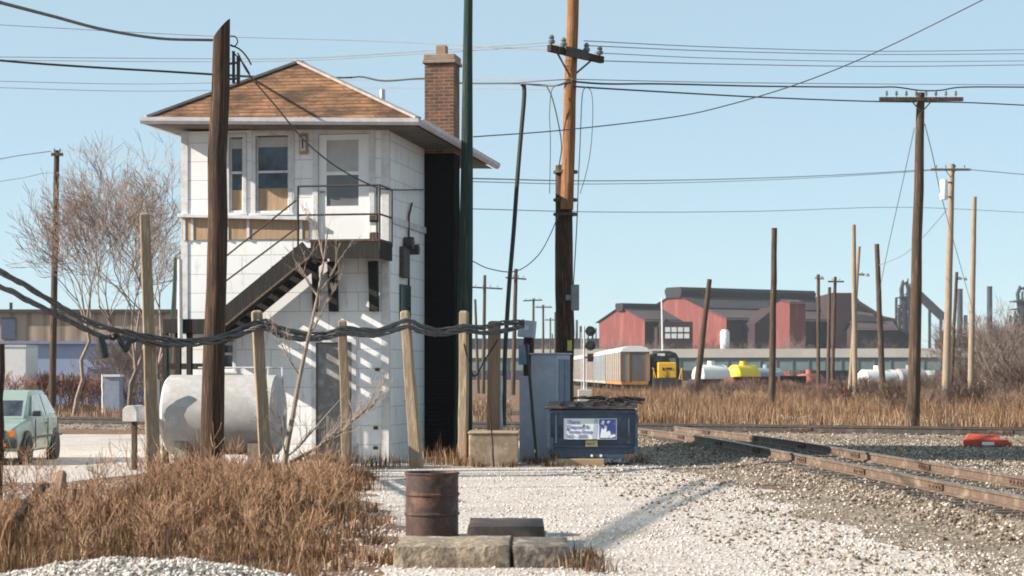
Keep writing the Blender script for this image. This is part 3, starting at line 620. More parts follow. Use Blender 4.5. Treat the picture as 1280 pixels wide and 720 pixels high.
# line of poles running away behind the tower
for lab, pxb, Y, pxt, pyt, wb, arms, sd in (
    ('first crossarm pole right of the olive pole, over the concrete base', 604, 187, 606, 344, 5, [(589, 359, 628, 361, 2, 0)], 51),
    ('crossarm pole behind the leaning cable riser', 641, 174, 645, 336, 6, [(632, 347, 658, 349, 2, 0)], 52),
    ('distant crossarm pole third along the line behind the tower', 666, 245, 667, 373, 3.6, [(654, 376, 678, 375, 1.6, 0)], 53),
    ('distant crossarm pole just left of the spliced orange pole', 679, 267, 679, 381, 3.2, [(669, 384, 690, 384, 1.5, 0)], 54),
    ('farthest small crossarm pole of the line behind the tower', 688, 333, 688, 397, 2.4, [(681, 400, 697, 400, 1.2, 0)], 55)):
    arm_pole(lab, pxb, Y, pxt, pyt, wb, wb*.75, m_brown, arms, seed=sd, insul=4, braces=False)
simple_pole('thin bare pole close to the olive pole at tower corner', 598, 190, 594, 374, 4, 3, m_brown, seed=56)
simple_pole('thin far pole at the left edge of the spliced pole stub', 694, 300, 694, 390, 2.6, 2, m_brown, seed=57)
arm_pole('lone pole with small crossarm left of the bare tree', 65, 95, 71, 188, 9, 7, m_brown, [(64, 193, 79, 193, 4, 0)], seed=58, insul=2, braces=False)
# sticks beside the tower
simple_pole('thin brown stick leaning left of the tower wall', 206, 46, 219, 328, 5, 4, m_olive, name='wooden_stick', cat='stick', seed=61)
simple_pole('thin upright stick beside the leaning one left of tower', 216, 47, 219, 322, 5, 4, m_brown, name='wooden_stick', cat='stick', seed=62)
simple_pole('dark post at the left picture edge beyond the dry grass', -2, 24, 1, 430, 10, 10, m_dark, name='wooden_post', cat='post', seed=63)

# row of cable posts
def cable_post(label, pxb, Y, pxt, pyt, wb, wt, m=m_post, seed=1, square=True):
    b, t, rb, rt = pole_at(pxb, Y, pxt, pyt, wb, wt); o = Vector((b.x, b.y, 0)); M = MB(); k = 7
    pts = [p-o for p in pole_pts(b, t, k, .02, seed)]; up = (pts[-1]-pts[-2]).normalized()
    pts += [pts[-1]+up*.03]; f = 1.25 if square else 1
    rad = [(rb+(rt-rb)*i/(k-1))*f*(1+.03*noise.noise((seed, i, 4))) for i in range(k)]+[rt*f*.62]
    if square: M.tube(pts, rad, 4, phase=math.pi/4+.25*math.sin(seed))
    else: M.tube(pts, rad, 12)
    ob = M.build('cable_post', m, bevel=.02 if square else 0, smooth=not square); ob.location = o
    return tag(ob, label, 'post', 'posts carrying the cable bundle')
cable_post('tallest pale post of the cable row, left of the tank', 193, 34.3, 181, 268, 20, 14, seed=1)
cable_post('pale cable post leaning in front of the tank end', 334, 34.8, 321, 390, 17, 15, seed=2)
cable_post('pale cable post in front of the boarded tower door', 434, 36, 428, 402, 14, 12, seed=3)
cable_post('leaning cable post at the tower corner behind the drum', 522, 38.4, 506, 390, 17, 12, seed=4)
cable_post('upright cable post in front of the olive pole', 579, 39.6, 580, 390, 13, 12, seed=5)
cable_post('thick tan round post behind the concrete base', 616, 41.0, 618, 403, 15, 16, m_tanpost, 6, False)

# ------------------------------------------------------------------ cables and wires
def wire(label, pts, px, m=m_wire, name='overhead_wire', n=5, sub=6, cat='wire', rm=None):
    P_ = spline([P(*p) for p in pts], sub) if len(pts) > 2 else [P(*p) for p in pts]
    r = px/2/S(np.mean([p[2] for p in pts])) if rm is None else rm
    M = MB(); M.tube(P_, r, n); o = P_[0]
    return tag(M.build(name, m, origin=o, smooth=True), label, cat)
def sag(x0, y0, x1, y1, Y0, Y1, s, k=6):
    return [(x0+(x1-x0)*i/k, y0+(y1-y0)*i/k+4*s*(i/k)*(1-i/k), Y0+(Y1-Y0)*i/k) for i in range(k+1)]
def rope(pts, strands, r, R0, twist, seed):
    c = spline([P(*p) for p in pts], 10); M = MB(); u, v = Vector((0,1,0)), Vector((0,0,1))
    for s in range(strands):
        line = []
        for i, p in enumerate(c):
            a = 2*math.pi*s/strands+i*twist+noise.noise((i*.15, s*5+seed, 0))*2; rr = R0*(.75+.5*noise.noise((i*.2, s*3.3, seed)))
            line.append(p+u*math.cos(a)*rr+v*math.sin(a)*rr)
        M.tube(line, r, 6)
    return M, c
Aup = [(-60,300,27),(0,339,29.3),(40,362,30.6),(80,386,31.8),(115,404,32.8),(150,414,33.6),(190,421,34.05),(228,426,34.3),(265,424,34.5),(295,414,34.6),(327,402,34.55),(352,411,35),(380,417,35.4),(405,417,35.6),(430,411,35.75),(470,413,36.9),(508,401,38.1),(528,408,38.6),(550,413,39),(579,408,39.3),(604,409,40),(628,404,40.6),(655,402,41)]
Alo = [(-60,330,27),(0,357,29.2),(40,378,30.5),(80,398,31.7),(115,415,32.7),(132,421,33.1),(160,423,33.6),(190,429,34.0),(228,431,34.25),(265,427,34.45),(295,420,34.5),(327,409,34.5),(352,419,34.9),(380,424,35.3),(405,422,35.5),(430,417,35.7),(470,419,36.8),(508,409,38.05),(528,415,38.5),(550,418,38.9),(579,413,39.25),(604,416,39.9),(628,414,40.5),(655,407,41)]
for lab, pts, sd in (('upper black cable bundle slung along the row of posts', Aup, 1), ('lower black cable bundle slung along the row of posts', Alo, 2)):
    M, c = rope(pts, 4, .021, .042, .30, sd); ob = tag(M.build('cable_bundle', m_cable, origin=c[0], smooth=True), lab, 'cable'); 
    if sd == 2:
        M = MB(); M.tube([P(124,419,33)-c[0], P(127,432,33)-c[0], P(131,448,33)-c[0]], [.06,.085,.075], 10); M.build('splice_sleeve', m_black, ob, smooth=True)
        M = MB(); M.tube(spline([P(140,424,33.2)-c[0], P(146,419,33.2)-c[0], P(152,430,33.2)-c[0], P(157,438,33.2)-c[0], P(162,428,33.3)-c[0], P(170,424,33.4)-c[0]]), .045, 8); M.build('cable_loop', m_black, ob, smooth=True)
wire('long slack black cable strung between low cable posts by concrete base', [(580,430,39.3),(592,470,40),(606,450,40.5),(622,425,40.8)], 2.2, m_black, 'slack_cable', cat='cable')
wire('thick grey cable sagging in from the top left to the dark pole', [(-40,-8,25),(0,3,27),(65,20,29.5),(130,37,32),(200,48,34.5),(265,50,36.4)], 4.2, m_cable, cat='cable')
wire('heavy black line from the left edge to the dark pole', [(-30,73,36),(40,79,36),(130,85,36.3),(200,89,36.4),(265,93,36.5)], 3, m_black, cat='cable')
wire('heavy messenger cable from the tower roof to the orange pole', [(285,94,36.8),(330,96,44),(430,97,56),(452,96,55),(480,101,53),(530,98,51),(560,103,50),(600,104,49),(645,104,48),(690,107,47),(712,102,46.8)], 2.6, m_black, cat='cable')
wire('thin support strand above the messenger left of the orange pole', [(640,104,48),(680,101,47),(712,99,46.8)], 1.2, m_wire)
wire('thick black cable hanging down from the messenger to the ground', [(652,105,48),(655,108,48),(655,125,48),(652,160,48),(647,220,48),(642,290,48),(637,350,47.5),(634,395,47),(631,450,46.5),(630,532,46)], 5.5, m_black, 'cable_riser', n=8, cat='cable')
wire('upper heavy line right of the orange pole with a wave', [(715,102,46.7),(760,105,47),(830,105,50),(960,108,56),(1090,109,62),(1120,109,63),(1150,113,64),(1175,113,64.5),(1205,109,65),(1290,109,66)], 2.0, m_black, cat='cable')
wire('lower heavy line from the orange pole past the eight pin crossarm', [(715,108,46.7),(745,110,47),(830,115,50),(960,122,56),(1098,127,63),(1200,128,66),(1290,132,68)], 1.9, m_black, cat='cable')
wire('thin strand over the heavy lines at the right', [(715,99,46.7),(900,103,54),(1100,105,63),(1290,106,70)], 1.0, m_thin)
wire('topmost thin wire right of the orange pole', [(730,51,47),(900,59,56),(1100,64,66),(1290,62,74)], 1.0, m_thin)
wire('second thin wire right of the orange pole', [(735,57,47),(900,64,56),(1100,68,66),(1290,67,74)], 1.0, m_thin)
wire('third thin wire leaving the right end of the tilted crossarm', [(752,76,47.4),(900,80,56),(1100,83,66),(1290,81,74)], 1.1, m_thin)
wire('fourth thin wire from the tilted crossarm', [(744,66,47.2),(900,73,56),(1100,77,66),(1290,76,74)], .9, m_thin)
wire('high thin wire crossing the whole sky above the roof', [(-20,30,52),(260,45,52),(480,52,50),(690,63,46.3)], 1.0, m_thin)
wire('thin wire above the roof peak rising to the crossarm', [(-20,71,52),(200,73,52),(370,73,51),(530,64,49),(688,53,46.2)], 1.1, m_thin)
wire('companion thin wire just below the one rising to the crossarm', [(-20,75,52),(200,77,52),(370,76,51),(530,67,49),(702,56,46.4)], .9, m_thin)
wire('faint pair wire upper strand at left above the tower eave', [(-20,101,60),(180,105,60),(420,100,58),(700,100,50)], .9, m_thin)
wire('faint pair wire lower strand at left above the tower eave', [(-20,109,60),(180,114,60),(420,110,58),(690,112,50)], .9, m_thin)
wire('diagonal wire climbing from the olive pole to the top right', [(592,171,42.2),(700,163,46),(830,148,48),(900,134,48),(1000,104,48),(1100,63,48),(1228,0,47),(1270,-22,47)], 1.5, m_wire)
wire('thin wire from the tower eave to the transformer pole', [(590,223,60),(740,226,80),(900,224,100),(1040,219,112),(1165,212,119)], 1.2, m_thin)
wire('lower twin of the wire from eave to transformer pole', [(590,227,60),(740,230,80),(900,227,100),(1040,221,112),(1165,213,119)], .8, m_thin)
wire('thin wire from transformer pole to the right edge', [(1212,212,120),(1290,219,125)], 1.0, m_thin)
wire('faintest low wire between olive pole and right poles', [(590,261,70),(760,265,90),(950,264,110),(1130,259,130),(1290,266,140)], .8, m_thin)
wire('wire from the left edge to the lone small crossarm pole', [(-20,203,95),(20,195,95),(64,189,95)], 1.2, m_thin)
wire('wire from the lone small crossarm pole to the tower', [(78,188,95),(150,196,80),(228,204,60),(260,206,52)], 1.2, m_thin)
wire('lower faint wire left of the lone small crossarm pole', [(-20,230,95),(30,222,95),(68,216,95),(150,225,90),(228,232,80)], .8, m_thin)
wire('dark service drop sweeping across the porch to the tower side wall', [(297,66,36.8),(312,94,37),(345,133,38),(380,175,38.4),(420,208,38.9),(465,232,39.5),(490,237,40.2),(531,237,43.3)], 2.0, m_wire)
wire('slack thin wire looping from olive pole to the old stub', [(588,325,42.2),(612,336,43),(645,339,44),(672,320,45),(688,293,46),(698,268,46.8)], 1.3, m_wire)
wire('left thin jumper hanging from the messenger by the orange pole', [(699,106,46.6),(690,112,46.5),(687,140,46.5),(688,180,46.5),(687,242,46.5)], 1.0, m_wire)
wire('dark jumper running from messenger into the old stub', [(683,107,46.7),(690,122,46.7),(697,150,46.8),(702,182,46.9),(699,206,47)], 1.6, m_wire)
wire('long jumper hanging right of the orange pole with dark sleeve', [(735,108,46.6),(729,113,46.6),(727,130,46.6),(725,180,46.6),(723,225,46.6),(721,280,46.6),(716,370,46.6)], 1.4, m_wire)
wire('outer loop of thin wire right of the orange pole', [(728,108,46.6),(738,113,46.6),(741,135,46.6),(739,180,46.6),(733,215,46.6),(725,242,46.6)], 1.0, m_wire)
wire('left guy wire of the eight pin pole', [(1143,160,64.5),(1130,220,68),(1110,310,75),(1098,370,80)], .9, m_thin, 'guy_wire')
wire('right guy wire of the eight pin pole', [(1156,155,64.5),(1166,195,70),(1178,250,82),(1200,330,100),(1225,420,130)], .9, m_thin, 'guy_wire')
wire('wire linking brown leaning pole and transformer pole', [(1098,332,140),(1130,318,134),(1155,295,127),(1184,262,120)], .9, m_thin)

for dx_, lb in ((0, 'left'), (.34, 'right')):  # unseen cable pair, added off frame only to cast lines on the gravel
    pts = [Vector((-13.1+dx_*.6, 17.8, 7.2)), Vector((-11.75+dx_*.9, 24.8, 7.17)), Vector((-10.45+dx_*1.6, 31.6, 7.2))]
    M = MB(); M.tube(spline(pts, 6), .045, 8); tag(M.build('shadow_cable', m_cable, origin=pts[0]), lb+' one of two unseen cables added to cast shadow lines on the gravel', 'cable')
# ------------------------------------------------------------------ tank
o = Vector((0,0,0)); Yk = 38.2; c_ = P(280, 515, Yk); o = Vector((c_.x, Yk, 0)); rk = .76; hl = 152/2/S(Yk)
TK = empty('storage_tank', o, 'whitewashed horizontal storage tank lying in grass before the tower', 'tank', rz=R(-4))
M = MB(); pr = []
for i in range(5): a = i/4*math.pi/2; pr.append((-hl-.0+.14-.14*math.sin(math.pi/2-a)+.0, rk*math.sin(a) if i else .02))
prof = [(x, r) for x, r in pr]+[(-x, r) for x, r in reversed(pr)]
M.tube([(x, 0, 1.03) for x, r in prof], [r for x, r in prof], 32); M.build('shell', m_tank, TK, smooth=True)
for x in (-hl*.6, hl*.6): M = MB(); M.box(x-.12, x+.12, -.6, .6, -.1, .52); M.build('saddle', m_conc, TK)
M = MB(); M.tube([(hl*.72, .1, 1.75), (hl*.72, .1, 1.93), (hl*.95, .1, 1.93), (hl*1.05, .1, .2)], .02, 6); M.tube([(-.1, 0, 1.76), (-.1, 0, 1.93)], .04, 8); M.tube([(hl*.72, 0, 1.93), (-.5, 0, 1.93)], .015, 6); M.build('fill_pipe', m_trim, TK)
M = MB(); q = Vector((-hl+.02, -.75, 0)); M.tube([q, q+Vector((0,0,1.7))], .045, 8); tag(M.build('pipe_post', m_trim, origin=None), 'white pipe post at the left end of the tank', 'post').location = o

# mailbox
o = Vector((X(168, 37.6), 37.6, 0)); MBX = empty('mailbox', o, 'pale grey mailbox on wooden post left of the tallest cable post', 'mailbox', rz=R(-12))
M = MB(); M.box(-.045, .045, -.045, .045, -.1, .92); M.build('post', m_brown, MBX, bevel=.008)
M = MB(); pr = [(-.15,.92),(.15,.92),(.15,1.1)]+[(.15*math.cos(a), 1.1+.12*math.sin(a)) for a in np.linspace(.3, math.pi-.3, 7)]+[(-.15,1.1)]
M.prism(pr, 'y', -.22, .30); M.build('box', mat('mailbox_metal', (.50,.53,.55), (.38,.41,.44), scale=5, rough=.45), MBX, bevel=.01)
M = MB(); M.prism([(x*.93, .925+(z-.92)*.94) for x, z in pr], 'y', -.235, -.222); M.build('flap', m_tank, MBX)

# ------------------------------------------------------------------ concrete base, cabinet, dumpster
Yb = 39.0; b0, b1 = X(586, Yb), X(648, Yb)
M = MB(); M.box(b0, b1, Yb, Yb+1.15, -.1, H(543, Yb)); M.box(b0-.02, b1+.02, Yb-.02, Yb+1.17, H(543, Yb), H(543, Yb)+.05)
tag(M.build('concrete_pedestal', mat('tan_concrete', (.40,.295,.20), (.30,.21,.14), c3=(.48,.37,.27), scale=3, bump=.5, rough=.9), origin=((b0+b1)/2, Yb, 0), bevel=.025), 'square tan concrete base left of the grey cabinet', 'pedestal')
simple_pole('crooked dead stick leaning on the concrete base', 618, 38.85, 612, 505, 2.6, 1.6, m_dark, name='dead_stick', cat='stick', seed=71)
simple_pole('white conduit pipe between tan round post and cable riser', 626, 41.2, 626, 470, 5, 5, m_trim, name='conduit_pipe', cat='pipe', seed=72)
Yc = 41.5; o = Vector((X(681, Yc), Yc, 0)); CB = empty('equipment_cabinet', o, 'tall blue grey steel equipment cabinet behind the dumpster', 'cabinet', rz=R(-26))
hc = H(443, Yc); M = MB(); M.box(-.30, .30, -.05, .62, 0, hc); M.build('body', m_cab, CB, bevel=.015)
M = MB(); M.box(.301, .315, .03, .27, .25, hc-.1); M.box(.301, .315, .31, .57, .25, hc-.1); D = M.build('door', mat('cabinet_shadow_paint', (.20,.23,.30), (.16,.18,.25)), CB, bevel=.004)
M = MB(); M.box(.316, .335, .26, .275, 1.0, 1.25); M.build('handle', m_iron, D)
M = MB(); M.box(-.33, .33, -.08, .65, hc, hc+.03); M.build('top', m_cab, CB, bevel=.006)
M = MB(); M.box(-.58, -.303, -.02, .35, 0, H(470, Yc)); M.build('side_cabinet', m_cab, CB, bevel=.012)
M = MB(); M.box(-.34, .34, -.12, .66, -.05, .06); M.build('plinth', m_conc, CB)
wire('black cable trailing down the front of the grey cabinet', [(658,430,41.0),(662,470,41.05),(666,520,41.0),(671,577,40.6)], 4, m_black, 'drop_cable', n=7, cat='cable')
Yj = 42.6; o = Vector((X(660, Yj), Yj, 0)); JB = empty('junction_post', o, 'short dark post with tilted grey box beside the cabinet', 'junction post')
M = MB(); M.tube([(0,0,-.1), (.02,0,2.75)], .11, 10); M.build('post', m_dark, JB, smooth=True)
M = MB(); q = Vector((-.02,-.22,H(411, Yj))); Mx = Matrix.Translation(q) @ Matrix.Rotation(R(5), 4, 'Y') @ Matrix.Rotation(R(-14), 4, 'Z'); M.box(-.17, .17, -.12, .12, -.19, .17, Mx); BX = M.build('box', m_cab, JB, bevel=.012)
M = MB(); M.box(-.02, .0, -.128, -.122, -.03, .06, Mx); M.box(.03, .05, -.128, -.122, -.03, .06, Mx); M.build('box_marking', m_white, BX)
M = MB(); q = Vector((-.09,-.24,H(443, Yj))); M.box(q.x-.11, q.x+.11, q.y-.1, q.y+.12, q.z-.22, q.z+.2); M.build('lower_box', mat('blue_box_paint', (.16,.22,.33), (.12,.17,.26)), JB, bevel=.012)

Yd = 39.4; o = Vector((X(741, Yd), Yd, 0)); DU = empty('dumpster', o, 'navy blue steel dumpster with white sign and closed dark lid', 'dumpster', rz=R(-3))
hw = 107/2/S(Yd); z0, z1 = .14, H(512, Yd)
M = MB(); prf = [(0,z0),(1.25,z0),(1.45,z1),(-.10,z1),(-.10,z1-.3),(.0,z0+.42)]
M.prism(prf, 'x', -hw, hw); M.build('body', m_bin, DU, bevel=.015)
M = MB()
M.box(-hw-.025, hw+.025, -.16, -.10, z1-.07, z1-.005)
for s in (-1, 1): M.box(s*(hw+.012)-.03, s*(hw+.012)+.03, -.135, -.02, z0+.1, z1-.08); M.box(s*(hw-.13)-.02, s*(hw-.13)+.02, -.16, -.10, .45, z1-.075)
M.box(-hw+.05, hw-.05, -.045, -.004, z0+.22, z0+.27); M.build('rib', m_bin, DU, bevel=.006)
for s in (-1, 1):
    M = MB(); M.box(s*(hw-.1)-.1, s*(hw-.1)+.1, -.03, .1, z0-.005, z0+.09); M.build('foot_plate', m_steel, DU, bevel=.01)
for x in (-.02, .16):
    M = MB(); M.tube([(x, -.04, z0+.06), (x, -.006, z0+.06)], .028, 8); M.build('bolt_cap', m_white, DU)
M = MB(); M.add([(-hw-.10,-.24,z1+.01),(hw+.04,-.24,z1+.04),(hw+.06,1.5,z1+.13),(-hw-.06,1.5,z1+.10),(-hw-.10,-.24,z1+.045),(hw+.04,-.24,z1+.075),(hw+.06,1.5,z1+.165),(-hw-.06,1.5,z1+.135)], [(0,3,2,1),(4,5,6,7),(0,1,5,4),(1,2,6,5),(2,3,7,6),(3,0,4,7)])
LI = M.build('lid', m_binl, DU, bevel=.01)
M = MB()
for i in range(5): x = -hw+.2+i*(2*hw-.4)/4; M.box(x-.03, x+.03, -.2, 1.4, z1+.085, z1+.15)
M.build('lid_rib', m_binl, LI, bevel=.008)
# debris bag on the lid
M = MB(); 
for i in range(26):
    x = rnd.uniform(-.15, hw+.05); a = rnd.uniform(-.3, .3); y = rnd.uniform(-.1, 1.0); z = z1+.13+rnd.uniform(0, .09); l = rnd.uniform(.2, .5); M.tube([(x-l*math.cos(a)*.5, y-l*math.sin(a)*.5, z), (x, y, z+.03), (x+l*math.cos(a)*.5, y+l*math.sin(a)*.5, z-.01)], rnd.uniform(.012, .03), 5)
BG = M.build('brush_heap', m_plate); BG.location = o; tag(BG, 'dark heap of brush and scrap lying on the dumpster lid', 'scrap heap')
# sign
def sx(px): return (px-741)/S(Yd)
sz = lambda py: H(py, Yd-.05)
ysg = -.118
M = MB(); M.box(sx(705), sx(771), ysg, ysg+.012, sz(549), sz(523)); SG = M.build('sign', m_sign, DU)
M = MB(); M.box(sx(749), sx(770), ysg-.004, ysg, sz(548.2), sz(523.8)); M.build('emblem_panel', m_blue, SG)
M = MB(); M.add([(sx(a), ysg-.007, sz(b)) for a, b in ((750,547),(752,535),(755,537),(756,531),(759,533),(758,540),(762,538),(764,544),(760,547))], [tuple(range(9))])
M.add([(sx(a), ysg-.007, sz(b)) for a, b in ((751,530),(753,525),(756,526),(755,531))], [(0,1,2,3)]); M.add([(sx(a), ysg-.007, sz(b)) for a, b in ((758,527),(761,525),(763,527),(760,530))], [(0,1,2,3)])
M.add([(sx(a), ysg-.007, sz(b)) for a, b in ((761,544.5),(769,542.5),(769.3,545.5),(762,547.4))], [(0,1,2,3)]); M.build('emblem', m_sign, SG, fix=False)
M = MB(); M.add([(sx(a), ysg-.004, sz(b)) for a, b in ((740,548.5),(743.5,523.5),(747.5,523.5),(745.5,548.5))], [(0,1,2,3)]); M.build('stripe', mat('sign_grey', (.45,.5,.6), (.4,.45,.55), bump=0), SG, fix=False)
def text(s, px, py, h, m, par, y, name='lettering', stretch=1.0):
    c = bpy.data.curves.new(name, 'FONT'); c.body = s; c.size = h; c.extrude = .0015; c.offset = .002; c.materials.append(m)
    t = bpy.data.objects.new(name, c); COL.objects.link(t); t.parent = par; t.location = (sx(px), y, sz(py)); t.rotation_euler = (R(90), 0, 0); t.scale = (stretch, 1, 1)
    bpy.context.view_layer.update(); me = bpy.data.meshes.new_from_object(t.evaluated_get(bpy.context.evaluated_depsgraph_get()))
    n_ = bpy.data.objects.new(name, me); COL.objects.link(n_); n_.parent = par; n_.location = t.location; n_.rotation_euler = t.rotation_euler; n_.scale = t.scale
    if not me.materials: me.materials.append(m)
    bpy.data.objects.remove(t); return n_
text('Illiana', 709, 529.8, .10, m_ink, SG, ysg-.005, stretch=1.15); text('Disposal &', 709, 535.8, .10, m_ink, SG, ysg-.005); text('Service Group', 710.5, 541.6, .095, m_ink, SG, ysg-.005, stretch=.86); text('362 - 2005', 708, 547.4, .095, m_ink, SG, ysg-.005)
M = MB(); M.lathe([(.02,0),(.02,.004)], 8, (0,0,0)); d_ = M.build('rust_spot', m_steel, SG); d_.location = (sx(710), ysg-.004, sz(537)); d_.rotation_euler = (R(90),0,0)
d2 = d_.copy(); COL.objects.link(d2); d2.location = (sx(730), ysg-.004, sz(532)); d2.scale = (1.2,1.2,1)
M = MB(); M.box(sx(732), sx(747), -.03, -.018, sz(558), sz(550.5)); ystk = M.build('sticker', m_yel, DU)
ystk.location.y = -.035
text('MAX', 733.5, 556.6, .075, m_ink, DU, -.072)
M = MB(); xx = X(725, Yd); M.box(X(696, Yd), X(755, Yd), Yd-.10, Yd+.12, 0, .14); tag(M.build('timber_block', mat('fresh_timber', (.50,.34,.20), (.40,.26,.15), stretch=(.5,5,5)), origin=(xx, Yd, 0), bevel=.012), 'tan timber block chocked under the dumpster', 'timber')

# ------------------------------------------------------------------ foreground foundation, drum, plate
Yf = 18.55; x0, x1 = X(490, Yf), X(713, Yf); xm = X(640, Yf)
def rough_block(x0, x1, y0, y1, z0, z1, seed, nx_=14, ny_=6, nz_=4, amp=.02):
    M = MB(); idx = {}
    def vid(i, j, k):
        if (i,j,k) not in idx:
            p = Vector((x0+(x1-x0)*i/nx_, y0+(y1-y0)*j/ny_, z0+(z1-z0)*k/nz_)); d = noise.noise_vector(p*4+Vector((seed,0,0)))*amp
            edge = (i in (0, nx_))+(j in (0, ny_))+(k == nz_)
            if edge > 1: c = Vector(((x0+x1)/2, (y0+y1)/2, z0)); d += (c-p).normalized()*.03
            idx[i,j,k] = len(M.v); M.v.append(tuple(p+d))
        return idx[i,j,k]
    def face(a): M.f.append(a); M.m.append(0)
    for i in range(nx_):
        for j in range(ny_): face([vid(i,j,nz_), vid(i+1,j,nz_), vid(i+1,j+1,nz_), vid(i,j+1,nz_)])
        for k in range(nz_):
            face([vid(i,0,k), vid(i+1,0,k), vid(i+1,0,k+1), vid(i,0,k+1)]); face([vid(i+1,ny_,k), vid(i,ny_,k), vid(i,ny_,k+1), vid(i+1,ny_,k+1)])
    for j in range(ny_):
        for k in range(nz_):
            face([vid(0,j+1,k), vid(0,j,k), vid(0,j,k+1), vid(0,j+1,k+1)]); face([vid(nx_,j,k), vid(nx_,j+1,k), vid(nx_,j+1,k+1), vid(nx_,j,k+1)])
    return M
o = Vector(((x0+x1)/2, Yf, 0)); FD = empty('concrete_foundation', o, 'cracked low concrete foundation block in the near foreground', 'foundation')
b_ = rough_block(x0, xm-.001, Yf, Yf+1.15, -.1, .215, 1).build('concrete_block', mat('stained_concrete', (.36,.275,.195), (.17,.13,.09), c3=(.48,.39,.29), scale=5, bump=.8, dist=.03, rough=.95), FD, smooth=True); b_.location = -o
b_ = rough_block(xm+.001, x1, Yf+.005, Yf+1.14, -.1, .212, 5, 8).build('steel_end', mat('dark_stained_slab', (.17,.14,.11), (.085,.07,.06), c3=(.30,.25,.20), scale=4, bump=.8, dist=.03, rough=.95), FD, smooth=True); b_.location = -o
Yp = 20.35; M = rough_block(X(583, Yp), X(682, Yp), Yp, Yp+1.25, -.05, H(657, Yp), 9, 10, 6, 3, .015)
ob = M.build('steel_box', m_plate, origin=(X(632, Yp), Yp, 0), smooth=True); tag(ob, 'low rusted steel box behind the foundation block', 'steel box')
# drum
Yr = 22.2; o = Vector((X(540, Yr), Yr, 0)); rd = 66/2/S(Yr); hd = H(590, Yr)
DRM = empty('steel_drum', o, 'rusty open oil drum standing behind the foundation block', 'drum'); M = MB()
prof = [(rd-.008,0),(rd,.02)]
for zr in (hd*.36, hd*.66): prof += [(rd, zr-.022), (rd+.016, zr-.008), (rd+.016, zr+.008), (rd, zr+.022)]
prof += [(rd, hd-.03), (rd+.012, hd-.02), (rd+.012, hd), (rd-.012, hd), (rd-.014, .06)]
M.lathe(prof, 40); M.build('drum_shell', m_drum, DRM, smooth=True)
M = MB(); M.lathe([(rd-.02, hd-.16), (rd-.02, hd-.15)], 24); M.build('drum_fill', m_plate, DRM)

# ------------------------------------------------------------------ car
m_car = mat('pale_green_car_paint', (.28,.35,.315), (.23,.30,.27), scale=3, rough=.2, bump=0)
m_tyre = mat('tyre_rubber', (.02,.02,.02), (.035,.032,.03), scale=8, rough=.9)
CR = empty('parked_car', (-10.52, 41.3, 0), 'pale green hatchback parked at the left edge of the gravel', 'car', rz=R(-90))
hwd = .82
def car_shell(sections, mat_, name, par, bevel=.04):
    """sections: list of (x, [(y,z)...]) half profile rings mirrored"""
    M = MB(); rings = []
    for x, pr in sections:
        ring = [(x, y, z) for y, z in pr]+[(x, -y, z) for y, z in reversed(pr)]; rings.append(ring)
    k = len(rings[0]); vs = [p for r in rings for p in r]
    fs = [(i*k+j, i*k+(j+1)%k, (i+1)*k+(j+1)%k, (i+1)*k+j) for i in range(len(rings)-1) for j in range(k)]+[tuple(range(k)), tuple(range((len(rings)-1)*k, len(rings)*k))]
    M.add(vs, fs); return M.build(name, mat_, par, smooth=True, bevel=bevel)
lower = [(1.88,[(.60,.36),(.66,.50),(.62,.66)]),(1.78,[(.72,.28),(.78,.52),(.70,.74)]),(.95,[(.78,.24),(.82,.55),(.76,.90)]),(.2,[(.78,.24),(.83,.56),(.78,.93)]),(-1.3,[(.78,.24),(.83,.56),(.78,.94)]),(-1.75,[(.74,.30),(.80,.56),(.74,.92)]),(-1.84,[(.66,.38),(.72,.56),(.66,.80)])]
CBD = car_shell(lower, m_car, 'body', CR)
cab = [(.95,[(.70,.89),(.66,.91)]),(.30,[(.76,.92),(.60,1.40)]),(.1,[(.77,.92),(.59,1.47)]),(-.95,[(.77,.93),(.59,1.47)]),(-1.15,[(.76,.93),(.58,1.42)]),(-1.74,[(.70,.92),(.66,.95)])]
car_shell(cab, m_car, 'cabin', CR, .03)
def quadpart(pts, name, m, off=.012):
    M = MB(); a, b, c = [Vector(p) for p in pts[:3]]; n = (b-a).cross(c-a).normalized(); pts = [Vector(p) for p in pts]
    M.add([p+n*off for p in pts]+[p-n*.02 for p in pts], [(0,1,2,3),(7,6,5,4),(0,4,5,1),(1,5,6,2),(2,6,7,3),(3,7,4,0)]); return M.build(name, m, CR)
quadpart([(.88,-.60,.955),(.88,.60,.955),(.33,.53,1.36),(.33,-.53,1.36)], 'windscreen', m_glass)
for s in (1, -1):
    A = [(.62,s*.735,.965),(-.42,s*.768,.965),(-.42,s*.632,1.38),(.22,s*.635,1.36)]; B = [(-.50,s*.768,.965),(-1.42,s*.745,.975),(-1.10,s*.622,1.36),(-.50,s*.632,1.38)]
    if s > 0: A, B = A[::-1], B[::-1]
    quadpart(A, 'side_window', mat('light_car_glass', (.42,.45,.42), (.30,.33,.33), rough=.1, bump=0, scale=4)); quadpart(B, 'side_window', mat('light_car_glass', (0,0,0)))
quadpart([(-1.66,.58,.985),(-1.66,-.58,.985),(-1.2,-.5,1.37),(-1.2,.5,1.37)], 'rear_window', m_glass)
M = MB(); M.prism([(1.80,.34),(1.96,.34),(1.97,.54),(1.84,.56)], 'y', -.78, .78) if False else M.box(1.80, 1.97, -.76, .76, .34, .52); M.build('bumper', m_black, CR, bevel=.03)
